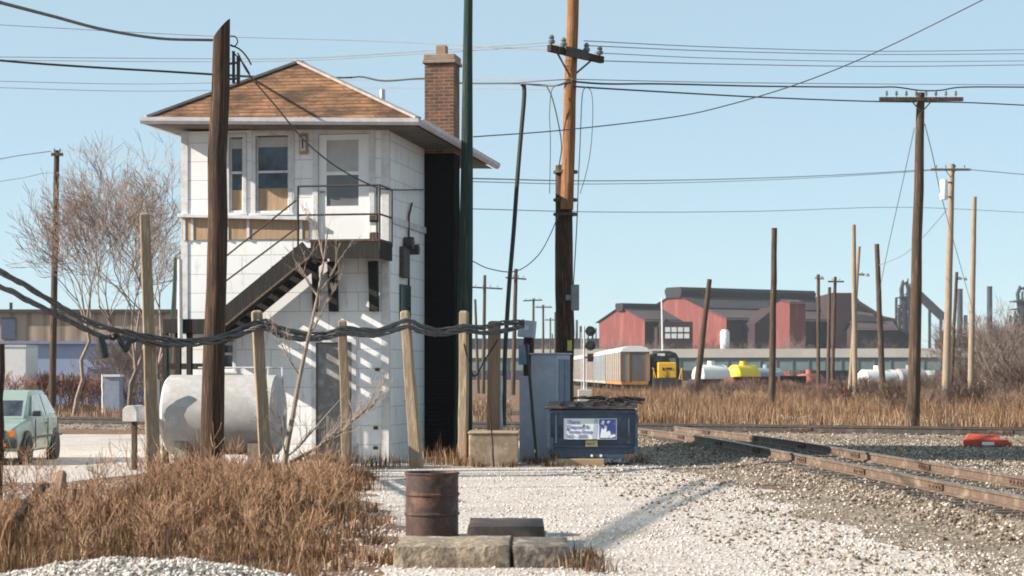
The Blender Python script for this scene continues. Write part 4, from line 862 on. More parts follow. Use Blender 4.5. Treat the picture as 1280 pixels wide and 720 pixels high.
for s in (1, -1):
    M = MB(); M.box(1.80, 1.90, s*.38-.16, s*.38+.16, .56, .70); M.build('headlight', m_glassins, CR, bevel=.02)
    M = MB(); M.box(1.76, 1.885, s*.64-.07, s*.64+.07, .56, .69); M.build('turn_signal', mat('amber_lens', (.75,.22,.02), (.6,.16,.02), rough=.3, bump=0), CR, bevel=.01)
    M = MB(); M.box(1.96, 1.985, s*.45-.12, s*.45+.12, .38, .44); M.build('fog_lamp', mat('amber_lens', (0,0,0)), CR)
    M = MB(); M.box(.55, .70, s*.86-.08, s*.86+.08, .95, 1.06); M.build('mirror', m_black, CR, bevel=.02)
M = MB(); M.box(1.86, 1.90, -.22, .22, .57, .69); M.build('grille', m_black, CR)
for s in (1, -1):
    M = MB()
    for x in (.62, -.46, -1.36): M.box(x-.008, x+.008, s*.835-.012, s*.835+.006, .32, .90)
    M.box(-1.7, 1.5, s*.842-.012, s*.842+.008, .50, .545); M.build('door_seam', m_black, CR)
    for x in (1.22, -1.18): M = MB(); M.tube([(x, s*.70, .30), (x, s*.838, .30)], .375, 20); M.build('wheel_arch', m_black, CR)
    M = MB(); M.box(-.36, -.22, s*.845-.01, s*.845+.02, .78, .81); M.build('door_handle', m_black, CR)
M = MB(); M.box(1.972, 1.985, -.17, .17, .36, .47); M.build('number_plate', m_trim, CR)
wheel0 = None
for x in (1.22, -1.18):
    for s in (1, -1):
        if wheel0 is None:
            M = MB(); M.lathe([(.20,-.085),(.27,-.09),(.29,-.05),(.29,.05),(.27,.09),(.20,.085)], 24); wheel0 = M.build('wheel', m_tyre, CR, smooth=True); wh = wheel0
            M = MB(); M.lathe([(.19,-.075),(.20,-.06),(.20,.06),(.19,.075),(.05,.05)], 16); M.build('rim', m_gut, wheel0, smooth=True)
        else: wh = copy_tree(wheel0, CR)
        wh.location = (x, s*.77, .29); wh.rotation_euler = (R(90), 0, 0)

# ------------------------------------------------------------------ left background buildings
def corr_mat(name, c1, c2, freq, bump=.5):
    m, nt, b = nodes(name); tc = N(nt, 'ShaderNodeTexCoord'); wv = N(nt, 'ShaderNodeTexWave', bands_direction='X'); wv.inputs['Scale'].default_value = freq; wv.inputs['Distortion'].default_value = .6
    L(nt, tc.outputs['Object'], wv.inputs['Vector']); n = N(nt, 'ShaderNodeTexNoise'); n.inputs['Scale'].default_value = .5; L(nt, tc.outputs['Object'], n.inputs['Vector'])
    ad = N(nt, 'ShaderNodeMath', operation='ADD'); L(nt, wv.outputs['Fac'], ad.inputs[0]); L(nt, n.outputs['Fac'], ad.inputs[1]); r = ramp(nt, [(.5, c1), (1.2/1.5, c2)]); L(nt, ad.outputs[0], r.inputs[0]); L(nt, r.outputs[0], b.inputs['Base Color'])
    bp = N(nt, 'ShaderNodeBump'); bp.inputs['Strength'].default_value = bump; bp.inputs['Distance'].default_value = .05; L(nt, wv.outputs['Fac'], bp.inputs['Height']); L(nt, bp.outputs[0], b.inputs['Normal']); b.inputs['Roughness'].default_value = .8; return m
Yw = 150; o = Vector((X(120, Yw), Yw, 0)); WH = empty('warehouse', o, 'long low brown corrugated warehouse behind the bare tree', 'warehouse')
hw_ = 165/S(Yw); M = MB(); M.box(-hw_, hw_, 0, 18, -.2, H(391, Yw)); M.build('wall', corr_mat('brown_corrugated', (.24,.17,.13), (.38,.29,.23), .25), WH)
M = MB(); M.prism([(-.3,H(391,Yw)),(18.3,H(391,Yw)),(18.3,H(390,Yw)+.2),(9,H(385,Yw)+.2),(-.3,H(389.5,Yw)+.15)], 'x', -hw_-.3, hw_+.3); M.build('roof', mat('dark_tar_roof', (.05,.05,.055), (.07,.07,.07)), WH)
M = MB(); q0, q1 = X(2, Yw)-o.x, X(20, Yw)-o.x; M.box(q0, q1, -.15, -.02, H(424, Yw), H(397, Yw)); M.build('window', mat('dull_blue_pane', (.07,.09,.14), (.10,.12,.17)), WH)
M = MB(); q0 = X(5, Yw)-o.x; M.box(q0-.1, q0+.1, 2, 2.2, H(388, Yw), H(377, Yw)); M.build('vent_pipe', m_iron, WH)
Ys = 112; x0, x1 = X(-40, Ys), X(152, Ys); o = Vector(((x0+x1)/2, Ys, 0)); SH = empty('shed', o, 'long pale blue shed with flat roof left of the tower', 'shed')
M = MB(); M.box(x0-o.x, x1-o.x, 0, 7, -.1, H(430, Ys)); M.build('wall', mat('pale_blue_paint', (.34,.40,.56), (.28,.34,.50), scale=.6), SH)
M = MB(); M.box(x0-o.x-.2, x1-o.x+.2, -.25, 7.2, H(430, Ys), H(428, Ys)+.08); M.build('roof', mat('blue_roof_edge', (.26,.30,.42), (.2,.24,.36)), SH)
M = MB(); M.box(x1-o.x-1.9, x1-o.x-.7, -.06, -.005, 0, 2.2); M.build('door', mat('dark_blue_door', (.09,.12,.24), (.07,.10,.2)), SH)
Yv = 98; x0, x1 = X(-25, Yv), X(33, Yv); o = Vector(((x0+x1)/2, Yv, 0)); VN = empty('box_trailer', o, 'white box trailer parked before the blue shed', 'trailer')
M = MB(); M.box(x0-o.x, x1-o.x, 0, 2.4, .9, H(434, Yv)); M.build('box', m_white, VN, bevel=.04)
M = MB(); M.box(x0-o.x, x1-o.x, -.03, 2.43, H(434, Yv), H(431, Yv)); M.build('roof_rail', m_trim, VN)
for xx in (x0-o.x+.5, x1-o.x-.5):
    M = MB(); M.tube([(xx, .05, .45), (xx, .35, .45)], .45, 16); M.build('wheel', m_tyre, VN)
Yh = 94; x0, x1 = X(130, Yh), X(149, Yh); o = Vector(((x0+x1)/2, Yh, 0)); HT = empty('metal_hut', o, 'small grey blue hut with white roof edge beyond the mailbox', 'hut')
M = MB(); M.box(x0-o.x, x1-o.x, 0, .9, -.05, H(471, Yh)); M.build('wall', mat('hut_paint', (.32,.36,.44), (.26,.30,.38)), HT); M = MB(); M.box(x0-o.x-.05, x1-o.x+.05, -.06, .95, H(471, Yh), H(468, Yh)); M.build('roof', m_white, HT)
simple_pole('slim white marker post left of the small hut', 128.5, 93, 128, 468, 2.4, 2.4, m_white, name='marker_post', cat='post', seed=81)

# ------------------------------------------------------------------ train, tank cars
mA = [mat('autorack_%s' % n, tuple(x*.8 for x in a), tuple(x*.7 for x in b), scale=.6, rough=.8, bump=0) for n, a, b in (('grey', (.42,.40,.40), (.36,.33,.33)), ('orange', (.58,.28,.08), (.5,.22,.06)), ('blue', (.36,.42,.47), (.3,.36,.42)), ('tan', (.40,.34,.31), (.34,.28,.25)), ('buff', (.45,.42,.34), (.40,.36,.30)))]
import itertools
tx0, ty0, tx1, ty1 = X(794, 206), 206, X(712, 365), 365
dT = Vector((tx1-tx0, ty1-ty0, 0)); LT = dT.length; dT.normalize(); ncar = 6; lc = LT/ncar
labels = ['grey autorack car with orange end posts nearest the locomotive', 'pale blue autorack car second in the train', 'tan autorack car under a rust red roof', 'plain grey autorack car left of the rust roofed one', 'buff autorack car seen past the signal mast', 'farthest grey autorack car beside the grey cabinet']
roofm = [m_white, m_white, m_rust, m_white, m_white, m_white]
for i in range(ncar):
    p = Vector((tx0, ty0, 0))+dT*(i*lc+.4); rz = math.atan2(dT.y, dT.x); A = empty('autorack_car', p, labels[i], 'rail car', 'autorack cars of the train', rz)
    ll = lc-1.2; hh = 4.3
    M = MB(); M.box(0, ll, -1.45, 1.45, 1.1, hh-.15); B = M.build('side_panel', mA[[3,2,3,0,4,0][i]], A)
    M = MB()
    for k in range(9): x = .02+k*(ll-.04)/8; M.box(x-.09, x+.09, 1.452, 1.53, 1.1, hh-.16); M.box(x-.09, x+.09, -1.53, -1.452, 1.1, hh-.16)
    for z in (1.9, 2.7, 3.3): M.box(0, ll, 1.451, 1.49, z-.03, z+.03)
    M.build('side_rib', mA[4] if i == 0 else mA[3], B)
    M = MB(); M.prism([(-1.5,hh-.15),(1.5,hh-.15),(1.25,hh+.25),(.6,hh+.45),(-.6,hh+.45),(-1.25,hh+.25)], 'x', -.1, ll+.1); M.build('roof', roofm[i], A)
    M = MB(); M.box(0, ll, -1.4, 1.4, .75, 1.1); M.build('frame', mA[1] if i < 1 else mA[4], A)
    for xb in (ll*.12, ll*.88):
        M = MB(); M.box(xb-1.2, xb+1.2, -1.1, 1.1, .35, .75)
        for e in (-.85, .85):
            for s in (-1, 1): M.tube([(xb+e, s*.78, .45), (xb+e, s*1.0, .45)], .42, 14)
        M.build('bogie', m_iron, A)
    M = MB(); M.box(.0, .06, -1.3, 1.3, 1.1, hh-.2); ED = M.build('end_door', mA[0], A)
    for yy in (-1.40, .55, 1.24): M = MB(); M.box(-.04, .0, yy, yy+.18, 1.1, hh-.2); M.build('end_post', mA[1] if i < 2 else mA[3], ED)
# locomotive
Yl = 205; LC = empty('locomotive', (X(835, Yl), Yl, 0), 'diesel locomotive with yellow nose and black cab facing the camera', 'locomotive', rz=R(91))
m_lb = mat('black_loco_paint', (.02,.022,.026), (.035,.035,.04), rough=.5, bump=0); m_ly = mat('yellow_loco_paint', (.80,.46,.03), (.72,.38,.02), scale=.8, rough=.45, bump=0)
M = MB(); M.box(.3, 17.5, -1.5, 1.5, .95, 1.4); M.build('frame', m_lb, LC)
M = MB(); M.box(.9, 2.9, -.95, .95, 1.4, 3.05); NO = M.build('nose', m_ly, LC, bevel=.1)
M = MB(); M.box(.86, .895, -.5, .12, 2.28, 2.5); M.box(.86, .895, .25, .5, 2.2, 2.5); M.build('nose_mark', m_lb, NO)
M = MB(); M.box(.86, .893, -.04, .04, 1.42, 2.1); M.build('nose_seam', m_lb, NO)
M = MB(); M.prism([(-1.5,1.4),(1.5,1.4),(1.5,3.35),(1.15,4.0),(.5,4.25),(-.5,4.25),(-1.15,4.0),(-1.5,3.35)], 'x', 2.9, 5.2); CBN = M.build('cab', m_lb, LC, bevel=.05)
for s in (-1, 1): M = MB(); M.box(2.86, 2.896, s*.75-.33, s*.75+.33, 3.1, 3.5); M.build('window', m_glassins if s < 0 else m_glass, CBN)
M = MB(); M.box(2.82, 2.896, .05, .85, 3.72, 3.98); M.build('number_board', m_white, CBN)
M = MB(); M.box(2.8, 2.896, -.62, -.1, 3.76, 3.98); M.build('headlight', m_glass, CBN)
M = MB(); M.box(5.2, 17, -.95, .95, 1.4, 4.0); M.build('hood', m_lb, LC, bevel=.08)
M = MB(); M.tube([(8,0,4.0),(8,0,4.3)], .35, 10); M.tube([(12,0,4.0),(12,0,4.35)], .6, 10); M.build('exhaust_stack', m_lb, LC)
M = MB()
for s in (-1, 1):
    M.tube([(.35,s*1.45,.9),(.35,s*1.45,2.4),(2.8,s*1.45,2.5)], .035, 6); M.tube([(.35,s*1.1,1.0),(.75,s*1.45,2.4)], .035, 6)
M.build('handrail', m_ly, LC)
M = MB(); M.box(.0, .28, -1.4, 1.4, .25, 1.3); PL = M.build('pilot', m_lb, LC, bevel=.03)
for s in (-1, 1): M = MB(); M.box(.1, 1.0, s*1.3-.22, s*1.3+.22, .35, 1.38); M.build('step_well', m_ly if s < 0 else m_lb, PL)
for xb in (3.2, 14):
    M = MB(); M.box(xb-1.8, xb+1.8, -1.2, 1.2, .4, .95)
    for e in (-1.3, 1.3):
        for s in (-1, 1): M.tube([(xb+e, s*.78, .5), (xb+e, s*1.0, .5)], .5, 14)
    M.build('bogie', m_iron, LC)
def tank_car(label, px, py0, Y, wpx, m, rz, pal=None):
    o = Vector((X(px, Y), Y, 0)); A = empty('tank_car', o, label, 'tank car', None, rz); r = 1.35; z = H(py0, Y)-r; l = wpx/S(Y)/max(.25, abs(math.cos(rz)))/2
    M = MB(); M.tube([(-l,0,z),(-l+.12,0,z),(-l+.5,0,z),(l-.5,0,z),(l-.12,0,z),(l,0,z)], [r*.4,r*.75,r,r,r*.75,r*.4], 20); M.build('tank', m, A, smooth=True)
    M = MB(); M.tube([(0,0,z+r-.1),(0,0,z+r+.45)], .45, 12); M.build('dome', m, A, smooth=True)
    M = MB(); M.box(-l, l, -1.1, 1.1, .7, z-r*.75); M.build('frame', m_iron, A)
    for e in (-.7, .7):
        M = MB(); M.box(e*l-.9, e*l+.9, -1, 1, .2, .7); M.build('bogie', m_iron, A)
m_tw = mat('tank_white', (.78,.77,.74), (.66,.64,.6), scale=.5, bump=0, rough=.5); m_ty = mat('tank_yellow', (.80,.58,.03), (.7,.48,.03), scale=.5, bump=0, rough=.5)
tank_car('white tank car right of the locomotive', 889, 456, 236, 42, m_tw, R(25)); tank_car('bright yellow tank car in the middle of the yard', 929, 456, 250, 34, m_ty, R(35))
tank_car('grey tank car half hidden behind the yellow one', 958, 460, 262, 38, mA[2], R(25)); tank_car('white tank car showing through brush below the overpass', 1097, 462, 225, 50, m_tw, R(20)); tank_car('pale tank car with red band seen through the right brush', 1137, 461, 240, 42, mA[0], R(20))
tank_car('rust red tank car facing the field brush', 1012, 467, 232, 28, mat('tank_red', (.36,.12,.09), (.28,.09,.07), scale=.5, bump=0), R(55))
tank_car('orange tank car end by the tallest bare pole', 1191, 463, 236, 14, mat('tank_orange', (.55,.26,.12), (.46,.2,.09), scale=.5, bump=0), R(70)); tank_car('small white tank far right in the brush', 1228, 468, 240, 16, m_tw, R(60))
def gondola(label, px, Y, wpx, ztop, m, rz):
    o = Vector((X(px, Y), Y, 0)); A = empty('gondola_car', o, label, 'rail car', None, rz); l = wpx/S(Y)/2/abs(math.cos(rz)); M = MB(); M.box(-l, l, -1.4, 1.4, .9, ztop); B = M.build('body', m, A)
    M = MB()
    for k in range(8): x = -l+.1+k*(2*l-.2)/7; M.box(x-.08, x+.08, -1.5, -1.402, .85, ztop-.05)
    M.box(-l, l, -1.48, -1.402, ztop-.14, ztop+.02); M.build('rib', m, B)
    for e in (-.7, .7):
        M = MB(); M.box(e*l-.9, e*l+.9, -1, 1, .3, .9)
        for q_ in (-.6, .6): M.tube([(e*l+q_, -1.02, .42), (e*l+q_, -.8, .42)], .4, 12)
        M.build('bogie', m_iron, A)
gondola('black gondola shape added for the shade under the white tank car', 888, 190, 46, H(474, 190), m_lb, R(12)); gondola('rusty brown gondola car below the yellow tank car', 938, 182, 56, H(471, 182), mat('gondola_rust', (.15,.06,.045), (.10,.045,.035), scale=.6, bump=0), R(12)); gondola('dark maroon gondola car left of the rust red tank', 985, 196, 34, H(470, 196), mat('gondola_maroon', (.07,.03,.03), (.05,.025,.025), scale=.6, bump=0), R(12))  # the black gondola stands in for shade under the white tank car
# red-banded marker post, derail
o = Vector((X(1057, 118), 118, 0)); MK = empty('marker_post', o, 'short red and white marker post in the dry grass', 'marker post'); M = MB(); M.box(-.11, .11, -.06, .06, 0, .45); M.build('lower_post', m_white, MK, bevel=.01); M = MB(); M.box(-.13, .13, -.07, .07, .453, 1.05); M.build('upper_post', m_rust, MK, bevel=.015)
Yq = 50.0; o = Vector((X(1232, Yq), Yq, 0)); DR = empty('track_derail', o, 'bright red track derail with white stripe beside the straight rails', 'derail', rz=R(-10))
M = MB(); M.box(-.55, .55, -.25, .25, .02, .17); M.add([(-.52,-.2,.17),(.35,-.2,.17),(.35,.2,.17),(-.52,.2,.17),(-.42,-.1,.32),(.28,-.1,.28),(.28,.12,.28),(-.42,.12,.32)], [(0,3,2,1),(4,5,6,7),(0,1,5,4),(1,2,6,5),(2,3,7,6),(3,0,4,7)]); M.box(.2, .62, -.3, -.1, .02, .12); M.build('body', m_rust, DR, bevel=.015)
M = MB(); M.box(-.1, .42, -.262, -.252, .04, .12); M.build('stripe', m_white, DR)
# signal mast
Yg = 118; o = Vector((X(730, Yg), Yg, 0)); SM = empty('railway_signal', o, 'trackside signal mast with two dark round heads by the train', 'railway signal')
M = MB(); M.tube([(0,0,0),(0,0,H(408, Yg))], .06, 8); M.build('mast', mat('aluminium_paint', (.55,.55,.53), (.45,.45,.43)), SM)
M = MB()
for s in (-.15, .15): M.tube([(s,.15,0),(s,.15,H(415,Yg))], .02, 5)
for k in range(12): M.beam((-.15,.15,.4+k*.35), (.15,.15,.4+k*.35), .02, .02)
M.build('ladder', m_trim, SM)
for py in (414, 432, 447):
    z = H(py, Yg); M = MB(); M.tube([(.38,-.12,z),(.38,-.06,z)], .30 if py < 440 else .2, 18); HD = M.build('signal_head', m_black, SM); M = MB(); M.tube([(.38,-.40,z+.05),(.38,-.12,z+.02)], .13, 10); M.build('hood', m_black, HD)
    M = MB(); M.box(.2, .56, -.06, .2, z-.24, z+.24); M.beam((0,0,z), (.2,0,z), .08, .08); M.build('head_case', m_iron, HD, bevel=.03)
M = MB(); M.box(-.35, .5, -.3, .4, 0, .9); M.build('relay_box', mat('aluminium_paint', (0,0,0)), SM, bevel=.02)

# ------------------------------------------------------------------ overpass
Yo = 400; o = Vector((X(920, Yo), Yo, 0)); OV = empty('highway_overpass', o, 'long concrete highway overpass with teal steel girder across the yard', 'overpass', rz=R(-9))
xl, xr = X(470, Yo)-o.x, X(1420, Yo)-o.x; zt, zm, zb_ = H(436, Yo), H(447, Yo), H(463, Yo)
M = MB(); M.box(xl, xr, -.4, 0, zm, zt); M.box(xl, xr, 11.6, 12, zm, zt); M.build('parapet', m_par, OV)
M = MB(); M.box(xl, xr, .01, 11.59, zm, zm+.4); M.build('deck', m_par, OV)
M = MB(); M.box(xl, xr, .1, .5, zb_, zm-.01); M.box(xl, xr, 11, 11.4, zb_, zm-.01)
for x in np.arange(xl, xr, 3.2): M.box(x-.08, x+.08, -.1, .099, zb_, zm-.01)
M.build('girder', m_gird, OV)
for x in np.arange(xl+8, xr, 24):
    M = MB(); M.box(x-.7, x+.7, 1, 11, -.5, zb_-.01); M.build('pier', m_par, OV)
for px, h in ((827, 372), (905, 436)):
    pass
simple_pole('tall thin white mast standing behind the locomotive roof', 829, 390, 827, 372, 2.4, 1.6, m_white, name='light_mast', cat='mast', seed=91)

# ------------------------------------------------------------------ steel mill
def hall(label, pxc, Yc, Lg, Wd, ang, ze, zr, mon=True, red=True, name='steel_mill_hall'):
    """gable end corner (right end of the gable face) at pixel column pxc and depth Yc; long axis runs right and away"""
    o = Vector((X(pxc, Yc), Yc, 0)); A = empty(name, o, label, 'steel mill', None, ang)
    M = MB(); M.cur = 0; hz = Wd/2
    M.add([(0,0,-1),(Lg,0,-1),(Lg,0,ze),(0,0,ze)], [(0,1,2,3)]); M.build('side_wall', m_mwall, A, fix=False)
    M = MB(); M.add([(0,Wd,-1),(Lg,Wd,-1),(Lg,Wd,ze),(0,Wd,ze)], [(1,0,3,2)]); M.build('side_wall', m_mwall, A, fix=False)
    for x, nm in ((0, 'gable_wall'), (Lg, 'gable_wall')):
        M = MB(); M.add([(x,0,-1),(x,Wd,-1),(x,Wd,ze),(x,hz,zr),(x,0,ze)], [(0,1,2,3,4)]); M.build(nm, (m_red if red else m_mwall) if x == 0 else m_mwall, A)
    M = MB(); M.add([(-.8,-1,ze-.6),(Lg+.8,-1,ze-.6),(Lg+.8,hz,zr+.1),(-.8,hz,zr+.1),(-.8,Wd+1,ze-.6),(Lg+.8,Wd+1,ze-.6)], [(0,1,2,3),(3,2,5,4)])
    RO = M.build('roof', m_mroof2, A)
    if mon:
        M = MB(); mw, mh = Wd*.07, (zr-ze)*.26
        M.prism([(hz-mw,zr-1.2),(hz+mw,zr-1.2),(hz+mw*1.25,zr+mh*.5),(hz+mw,zr+mh),(hz-mw,zr+mh),(hz-mw*1.25,zr+mh*.5)], 'x', -.9, Lg*1.0); M.build('roof_monitor', m_mroof, RO)
    return A
AN = R(33)
# big hall: gable right corner at px 907
Ym = 600; B1 = hall('large red steel mill hall with dark roof ridge beyond the overpass', 908, Ym, 54, 50, AN, H(397, Ym), H(364, Ym))
M = MB(); M.box(2, 50, -.5, 8, 0, 1)
# dark upper slope of the big hall (clerestory wall between the roofs)
M = MB(); hz = 25; ze, zr = H(397, Ym), H(364, Ym)
M.add([(-.9, 9.5, ze+(zr-ze)*.38+.25), (56.8, 9.5, ze+(zr-ze)*.38+.25), (56.8, hz, zr+.4), (-.9, hz, zr+.4)], [(0,1,2,3)]); M.build('upper_roof', m_mroof, B1)
def lean(A, x0, x1, out, ze, zr, m, label=None):
    """cross gable annex on the long side"""
    M = MB(); xm_ = (x0+x1)/2; M.add([(x0,-out,-1),(x1,-out,-1),(x1,-out,ze),(xm_,-out,zr),(x0,-out,ze),(x0,.5,-1),(x1,.5,-1),(x1,.5,ze),(xm_,.5,zr),(x0,.5,ze)], [(0,1,2,3,4),(0,4,9,5),(1,6,7,2),(2,7,8,3),(3,8,9,4)]); return M.build('annex', m, A)
lean(B1, 6, 22, 6, H(405, Ym), H(384, Ym), m_mwall); 
B2 = hall('smaller red steel mill hall left of the large one', 806, 560, 12.5, 22, AN, H(399, 560), H(382, 560))
lean(B2, 2.5, 9, 2.5, H(410, 560), H(398, 560), m_mwall)
Yn = 552; o = Vector((X(846, Yn), Yn, 0)); LA = empty('loading_shed', o, 'dark loading shed with a grid of white windows between the red mill halls', 'shed')
hw_ = 20/S(Yn); M = MB(); M.box(-hw_, hw_, 0, 6, -1, H(402, Yn)); M.build('wall', m_mwall, LA)
for r_ in range(2):
    for k in range(4): M = MB(); M.box(-hw_+1.2+k*1.75, -hw_+2.6+k*1.75, -.15, -.02, H(415+r_*8, Yn), H(409+r_*8, Yn)); M.build('window', m_white, LA)
B3 = hall('pair of red cladding bays projecting from the mill side', 987, 575, 6, 8, AN, H(377, 575), H(374, 575), mon=False, name='steel_mill_bay')
for ch in B3.children:
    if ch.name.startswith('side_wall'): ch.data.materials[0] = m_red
Yx = 612; o = Vector((X(1085, Yx), Yx, 0)); B4 = empty('steel_mill_hall', o, 'dark mill hall end with roof stepping down at the far right', 'steel mill')
pf = [(X(a, Yx)-o.x, H(b, Yx)) for a, b in ((1040,468),(1040,366),(1066,366),(1074,377),(1104,396),(1120,399),(1122,408),(1136,418),(1136,468))]
M = MB(); M.prism(pf, 'y', 0, 40); M.build('end_wall', m_mwall, B4)
M = MB()
for (a, b), (c, d) in (((1066,365.5),(1074,376.5)), ((1074,376.5),(1104,395.5)), ((1104,395.5),(1121,399)), ((1122,407.5),(1137,418))):
    M.add([(X(a,Yx)-o.x,-1,H(b,Yx)+.05),(X(c,Yx)-o.x,-1,H(d,Yx)+.05),(X(c,Yx)-o.x,-1,H(d,Yx)-.9),(X(a,Yx)-o.x,-1,H(b,Yx)-.9),(X(a,Yx)-o.x,41,H(b,Yx)+.05),(X(c,Yx)-o.x,41,H(d,Yx)+.05),(X(c,Yx)-o.x,41,H(d,Yx)-.9),(X(a,Yx)-o.x,41,H(b,Yx)-.9)], [(0,1,2,3),(7,6,5,4),(0,4,5,1),(3,2,6,7),(0,3,7,4),(1,5,6,2)])
M.build('roof', m_mroof2, B4)
M = MB(); M.add([(X(a,Yx-8)-o.x, y, H(b,Yx-8)) for a, b, y in ((1072,392,-8),(1092,395,-8),(1100,402,-8),(1070,402,-8))]+[(X(a,Yx)-o.x, -.05, H(b,Yx)) for a, b in ((1072,389),(1092,392),(1100,402),(1070,402))], [(0,1,2,3),(4,5,6,7),(0,1,5,4),(1,2,6,5),(2,3,7,6),(3,0,4,7)]); M.build('low_roof', m_mroof2, B4)
B5 = hall('dark mill annex at the foot of the far right gable', 1070, 600, 12, 10, R(6), H(410, 600), H(401, 600), mon=False, red=False, name='steel_mill_annex')
M = MB(); q = P(906, 435, 520); M.tube([(q.x, q.y, 0), (q.x, q.y, H(415, 520)), (q.x, q.y, H(412, 520))], [1.2, 1.2, .7], 14); tag(M.build('silo', m_white, origin=(q.x, q.y, 0), smooth=True), 'white cylindrical silo at the foot of the mill', 'silo')
for px, pyt, wpx, lab in ((1200, 361, 7, 'thick smokestack between the floodlight pole and tallest pole'), (1207, 394, 5, 'shortest smokestack right of the thick one'), (1237, 358, 7, 'lone smokestack right of the tallest bare pole'), (721, 400, 3, 'tiny far smokestack left of the railway signal')):
    Yk = 850; M = MB(); q = Vector((X(px, Yk), Yk, 0)); r = wpx/2/S(Yk); M.tube([(q.x, q.y, -1), (q.x, q.y, H(pyt, Yk)-1), (q.x, q.y, H(pyt, Yk))], [r*1.08, r*.97, r], 14); tag(M.build('smokestack', m_furn, origin=q, smooth=True), lab, 'smokestack')
def furnace(label, px0, px1, pyt, Y, seed):
    rr = random.Random(seed); o = Vector((X((px0+px1)/2, Y), Y, 0)); A = empty('blast_furnace', o, label, 'blast furnace'); hw = (px1-px0)/2/S(Y); h = H(pyt, Y)
    M = MB()
    for x in (-hw, -hw*.35, hw*.4, hw):
        for y in (-hw, hw): M.beam((x, y, 0), (x, y, h*rr.uniform(.65, 1)), .9, .9)
    for k in range(9):
        z = h*(.15+.085*k); M.box(-hw*rr.uniform(.8,1.2), hw*rr.uniform(.8,1.2), -hw, hw, z, z+.5)
        M.beam((-hw, -hw, z), (hw, -hw, z+h*.08), .4, .4)
    M.build('frame', m_furn, A)
    M = MB(); M.lathe([(hw*.7,0),(hw*.75,h*.3),(hw*.5,h*.55),(hw*.3,h*.75),(hw*.3,h*.85)], 12); M.build('stack_shell', m_furn, A)
    M = MB()
    for s in (-1, 1): M.tube([(s*hw*.3, 0, h*.7), (s*hw*.5, 0, h*.92), (s*hw*.2, 0, h*1.0), (0, 0, h*.97)], .8, 6)
    for k in range(4): x = rr.uniform(-hw, hw); M.beam((x, 0, h*.8), (x, 0, h*rr.uniform(.93, 1.04)), .4, .4)
    M.build('top_works', m_furn, A); return A
f1 = furnace('dark blast furnace tower left of the eight pin pole', 1122, 1140, 352, 800, 3); furnace('dark blast furnace tower at the right picture edge', 1266, 1290, 358, 800, 4)
M = MB(); M.beam(P(1146, 366, 790), P(1180, 398, 790), 3, 3); M.beam(P(1162, 384, 790), P(1162, 440, 790), 1, 1); M.beam(P(1176, 395, 790), P(1176, 440, 790), 1, 1); tag(M.build('conveyor', m_furn, origin=P(1162, 468, 790)), 'inclined dark conveyor right of the blast furnace', 'conveyor')
M = MB(); Yk = 700
M.box(X(1176, Yk), X(1262, Yk), Yk, Yk+10, 0, H(424, Yk))
for px in range(1180, 1262, 12): M.box(X(px, Yk), X(px+4, Yk), Yk+2, Yk+6, H(424, Yk), H(424-4-(px*7 % 9), Yk))
tag(M.build('mill_building', m_mwall, origin=(X(1220, Yk), Yk, 0)), 'low dark mill building below the smokestacks', 'mill building')
M = MB(); M.box(X(1183, 500), X(1242, 500), 500, 506, 0, H(431, 500)); tag(M.build('red_shed', m_red, origin=(X(1210, 500), 500, 0)), 'low faded red shed just above the overpass at right', 'shed')
M = MB(); M.box(X(560, 650), X(760, 650), 650, 660, 0, H(423, 650))
for k in range(14): px = 690+k*5; M.box(X(px, 650), X(px+rnd.uniform(1, 3), 650), 652, 655, H(423, 650), H(423-rnd.uniform(4, 22), 650))
tag(M.build('mill_building', m_furn, origin=(X(660, 650), 650, 0)), 'low dark industrial skyline behind the signal mast', 'mill building')

# ------------------------------------------------------------------ trees and brush
def grow(M, p, d, l, r, depth, rr, spread=.5, kids=(2, 3), up=.08, minr=.004, sides=4):
    n = 3; pts = [p]; q = p.copy(); dd = d.copy()
    for i in range(n):
        dd = (dd+Vector((rr.gauss(0,.10), rr.gauss(0,.10), rr.gauss(0,.06)+up))).normalized(); q = q+dd*l/n; pts.append(q.copy())
    rt = r*.68; M.tube(pts, [max(minr, r+(rt-r)*i/n) for i in range(n+1)], sides if depth > 1 else 3, cap=False)
    if depth <= 0: return
    for k in range(rr.randint(*kids)):
        a = rr.uniform(0, 2*math.pi); ax = dd.orthogonal().normalized(); ax.rotate(Matrix.Rotation(a, 3, dd)); nd = (dd+ax*rr.uniform(.5, 1.2)*spread).normalized()
        f = rr.uniform(.45, 1); st = pts[max(1, min(n, int(round(f*n))))] if k else pts[-1]
        grow(M, st, nd, l*rr.uniform(.62, .9), rt*rr.uniform(.6, .85), depth-1, rr, spread, kids, up, minr, sides)
def tree(label, base, h, r, mt, mc, seed, depth=6, lean=(0,0), split=.32, name='bare_tree', spread=.55, cat='tree', kids=(2,3), minr=.008, group=None):
    rr = random.Random(seed); A = empty(name, base, label, cat, group); M = MB(); th = h*split; n = 5
    pts = [Vector((lean[0]*i/n+rr.gauss(0,.03)*i, lean[1]*i/n, th*i/n-.1)) for i in range(n+1)]; M.tube(pts, [r*(1.15-.3*i/n) for i in range(n+1)], 9); M.build('trunk', mt, A, smooth=True)
    C = MB()
    for k in range(rr.randint(3, 4)):
        a = rr.uniform(0, 2*math.pi); d = Vector((math.cos(a)*spread*.8, math.sin(a)*spread*.8, 1)).normalized(); grow(C, pts[-1-(k % 2)], d, h*(1-split)*.30, r*.6, depth, rr, spread, kids, minr=minr)
    C.build('crown', mc, A, fix=False); return A
Yt = 90; b = Vector((X(160, Yt), Yt, 0))
tree('largest bare grey tree standing between lone pole and tower', b, 12.6, .11, m_bark, m_twig, 12, depth=7, lean=(.3,0), split=.2, minr=.008, spread=.75)
